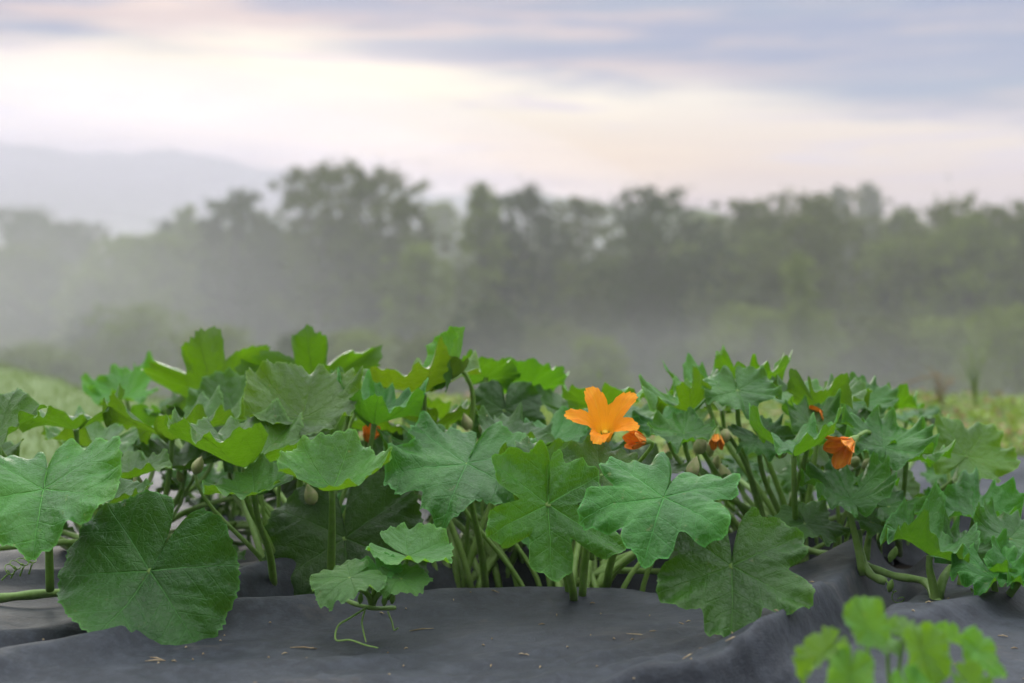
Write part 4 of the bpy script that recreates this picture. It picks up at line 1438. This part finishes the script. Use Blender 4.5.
TREES = [
    # label, column, top row, distance, width, kind, material
    ('palest round tree at the far left edge, faint in the fog', 22, 208, 150, 80, 'round', 'dark'),
    ('faint round tree in the fog, second from the left edge', 66, 220, 142, 56, 'round', 'dark'),
    ('small pointed conifer in the fog, left one of two', 124, 233, 118, 34, 'conifer', 'dark'),
    ('pointed conifer in the fog beside the pale tall tree', 166, 216, 112, 34, 'conifer', 'dark'),
    ('pale tall narrow tree left of the open crowned tree', 188, 203, 122, 38, 'spire', 'light'),
    ('open crowned tree with sky between its clumps, left of the tallest tree', 236, 187, 95, 72, 'open', 'dark'),
    ('tall feathery tree with a thin side spire, left half of the tallest pair', 326, 157, 88, 84, 'broad', 'olive'),
    ('broad dark tree, right half of the tallest pair', 378, 166, 88, 84, 'round', 'olive'),
    ('pale short tree in the foggy gap right of the tallest pair', 440, 196, 120, 50, 'round', 'light'),
    ('light green narrow spire in the middle of the wood', 480, 181, 86, 44, 'spire', 'light'),
    ('round dark tree just right of the light green spire', 520, 183, 90, 70, 'round', 'dark'),
    ('loose crowned tree with gaps above the orange flower', 585, 195, 94, 74, 'open', 'olive'),
    ('dense dark dome shaped tree at the right of centre', 656, 183, 80, 92, 'broad', 'dark'),
    ('pale green tree low in the gap right of the dark dome', 705, 212, 135, 56, 'round', 'light'),
    ('dark green tree with a rounded double top, right of the foggy gap', 752, 196, 84, 76, 'broad', 'olive'),
    ('bushy olive tree beneath the faint tall poplars', 806, 189, 80, 84, 'broad', 'olive'),
    ('faint tall poplar rising in fog behind the olive tree', 838, 183, 150, 30, 'spire', 'olive'),
    ('faintest poplar, highest bare looking top at the right', 868, 178, 158, 30, 'spire', 'olive'),
    ('small light green tree with a square top at the right', 908, 204, 88, 46, 'round', 'light'),
    ('broad olive tree near the right edge', 962, 196, 80, 92, 'broad', 'olive'),
    ('dark tree cut by the right edge of the picture', 1024, 198, 78, 84, 'broad', 'olive'),
    ('light green cone shaped tree standing in front of the wood at the right', 800, 250, 62, 62, 'conifer', 'light'),
]
for i, (lab, px, top, d, w, kind, mt) in enumerate(TREES):
    tree(lab, px, top, d, w, kind, mt, seed=100 + i)
# the middle storey of the wood, hanging between the tall trees
rt = random.Random(77)
for i in range(26):
    px = 10 + i * 40 + rt.uniform(-10, 10)
    base_top = np.interp(px, [0, 100, 200, 300, 400, 430, 700, 1024], [248, 248, 238, 214, 214, 250, 226, 216])
    d = np.interp(px, [0, 250, 400, 1024], [112, 92, 86, 78]) + rt.uniform(-6, 12)
    tree('middling tree filling the wood between the taller crowns', px, base_top + rt.uniform(-16, 26), d, rt.uniform(58, 82), rt.choice(['round', 'broad', 'broad']),
         rt.choice(['dark', 'olive', 'olive', 'light']), seed=300 + i, low=.01, group='middling trees of the wood')
for i in range(16):
    px = 20 + i * 66 + rt.uniform(-20, 20)
    d = np.interp(px, [0, 400, 1024], [80, 66, 62]) + rt.uniform(-6, 6)
    tree('low shrub at the foot of the wood', px, rt.uniform(300, 345), d, rt.uniform(50, 90), 'round', rt.choice(['dark', 'olive', 'light']), seed=400 + i, name='shrub', low=.02,
         group='shrubs at the foot of the wood')


def far_wood():
    """the solid dark of the wood behind: one mass"""
    r_ = np.random.RandomState(5)
    cs, rs = [], []
    for i in range(1500):
        px = -220 + 1460 * r_.rand()
        d = 122 + 30 * r_.rand()
        x = (px - 512) / F * d
        zb = float(terrain_z(x, d))
        top = np.interp(px, [-200, 0, 100, 200, 300, 400, 700, 1024], [250, 246, 250, 238, 226, 232, 226, 216])
        zt = CAM_H + (HZ - top) / F * d
        cs.append((x, d, zb + (zt - zb - 1.5) * r_.rand() ** .8))
        rs.append(1.6 + 1.3 * r_.rand())
    V, Q = leaf_cards(np.array(cs), np.array(rs), 60, .42, r_, .8)
    o = link('woods', mesh_np('woods', V, Q, CROWN['dark'], smooth=False))
    tag(o, 'dense grey green wood behind the valley trees', kind='stuff')


far_wood()


# ------------------------------------------------------------------ haze and mist
def volume_material(name, density, color=(.93, .905, .90), aniso=.0):
    m, g, out = mat_new(name)
    v = g.new('ShaderNodeVolumePrincipled')
    v.inputs['Color'].default_value = (*color, 1)
    v.inputs['Density'].default_value = density
    v.inputs['Density Attribute'].default_value = ''
    v.inputs['Anisotropy'].default_value = aniso
    g.l.new(v.outputs[0], out.inputs['Volume'])
    try:
        m.cycles.homogeneous_volume = True
    except Exception:
        pass
    return m


def box_mesh(name, lo, hi, mat):
    V = np.array([(x, y, z) for x in (lo[0], hi[0]) for y in (lo[1], hi[1]) for z in (lo[2], hi[2])])
    Q = np.array([(0, 1, 3, 2), (4, 6, 7, 5), (0, 4, 5, 1), (2, 3, 7, 6), (0, 2, 6, 4), (1, 5, 7, 3)])
    return mesh_np(name, V, Q, mat, smooth=False)


o = link('haze', box_mesh('haze', (-430, -45, -16), (430, 570, 14), volume_material('haze', HAZE_DENSITY)))
tag(o, 'thin pale morning haze over the garden and valley', kind='stuff')


def mist(label, px, py, d, rx, ry, rz, dens, aniso=0.0, color=(.93, .905, .90)):
    # nested shells, so the bank thins out towards its rim
    for k in (1.0, .88, .76, .64, .52, .40, .28):
        mist_shell(label, px, py, d, rx * k, ry * k, rz * k, dens * .30, aniso, color)


def mist_shell(label, px, py, d, rx, ry, rz, dens, aniso=0.0, color=(.93, .905, .90)):
    bm = bmesh.new()
    bmesh.ops.create_uvsphere(bm, u_segments=40, v_segments=20, radius=1)
    me = bpy.data.meshes.new('mist')
    bm.to_mesh(me)
    bm.free()
    for p in me.polygons:
        p.use_smooth = True
    me.materials.append(volume_material('mist', dens, color, aniso))
    o = link('mist', me)
    o.location = P(px, py, d)
    o.scale = (rx, ry, rz)
    tag(o, label, kind='stuff')


build_hills()
mist('deep morning mist lying before the far ridge', -40, 262, 1180, 620, 125, 175, .009, .3, (.90, .87, .95))
mist('low mist lying at the foot of the wood', 700, 400, 58, 40, 9, 4.6, .005)
mist('mist bank drifting before the wood at the left', -20, 310, 76, 27, 10, 9.0, .013)
mist('thin mist drifting low before the wood at the right', 690, 378, 52, 9, 6, 2.6, .006)
mist('thin mist rising in the gap right of the tallest trees', 425, 290, 98, 7, 9, 9.0, .008)

print('objects', len(bpy.data.objects), 'verts', sum(len(m.vertices) for m in bpy.data.meshes))
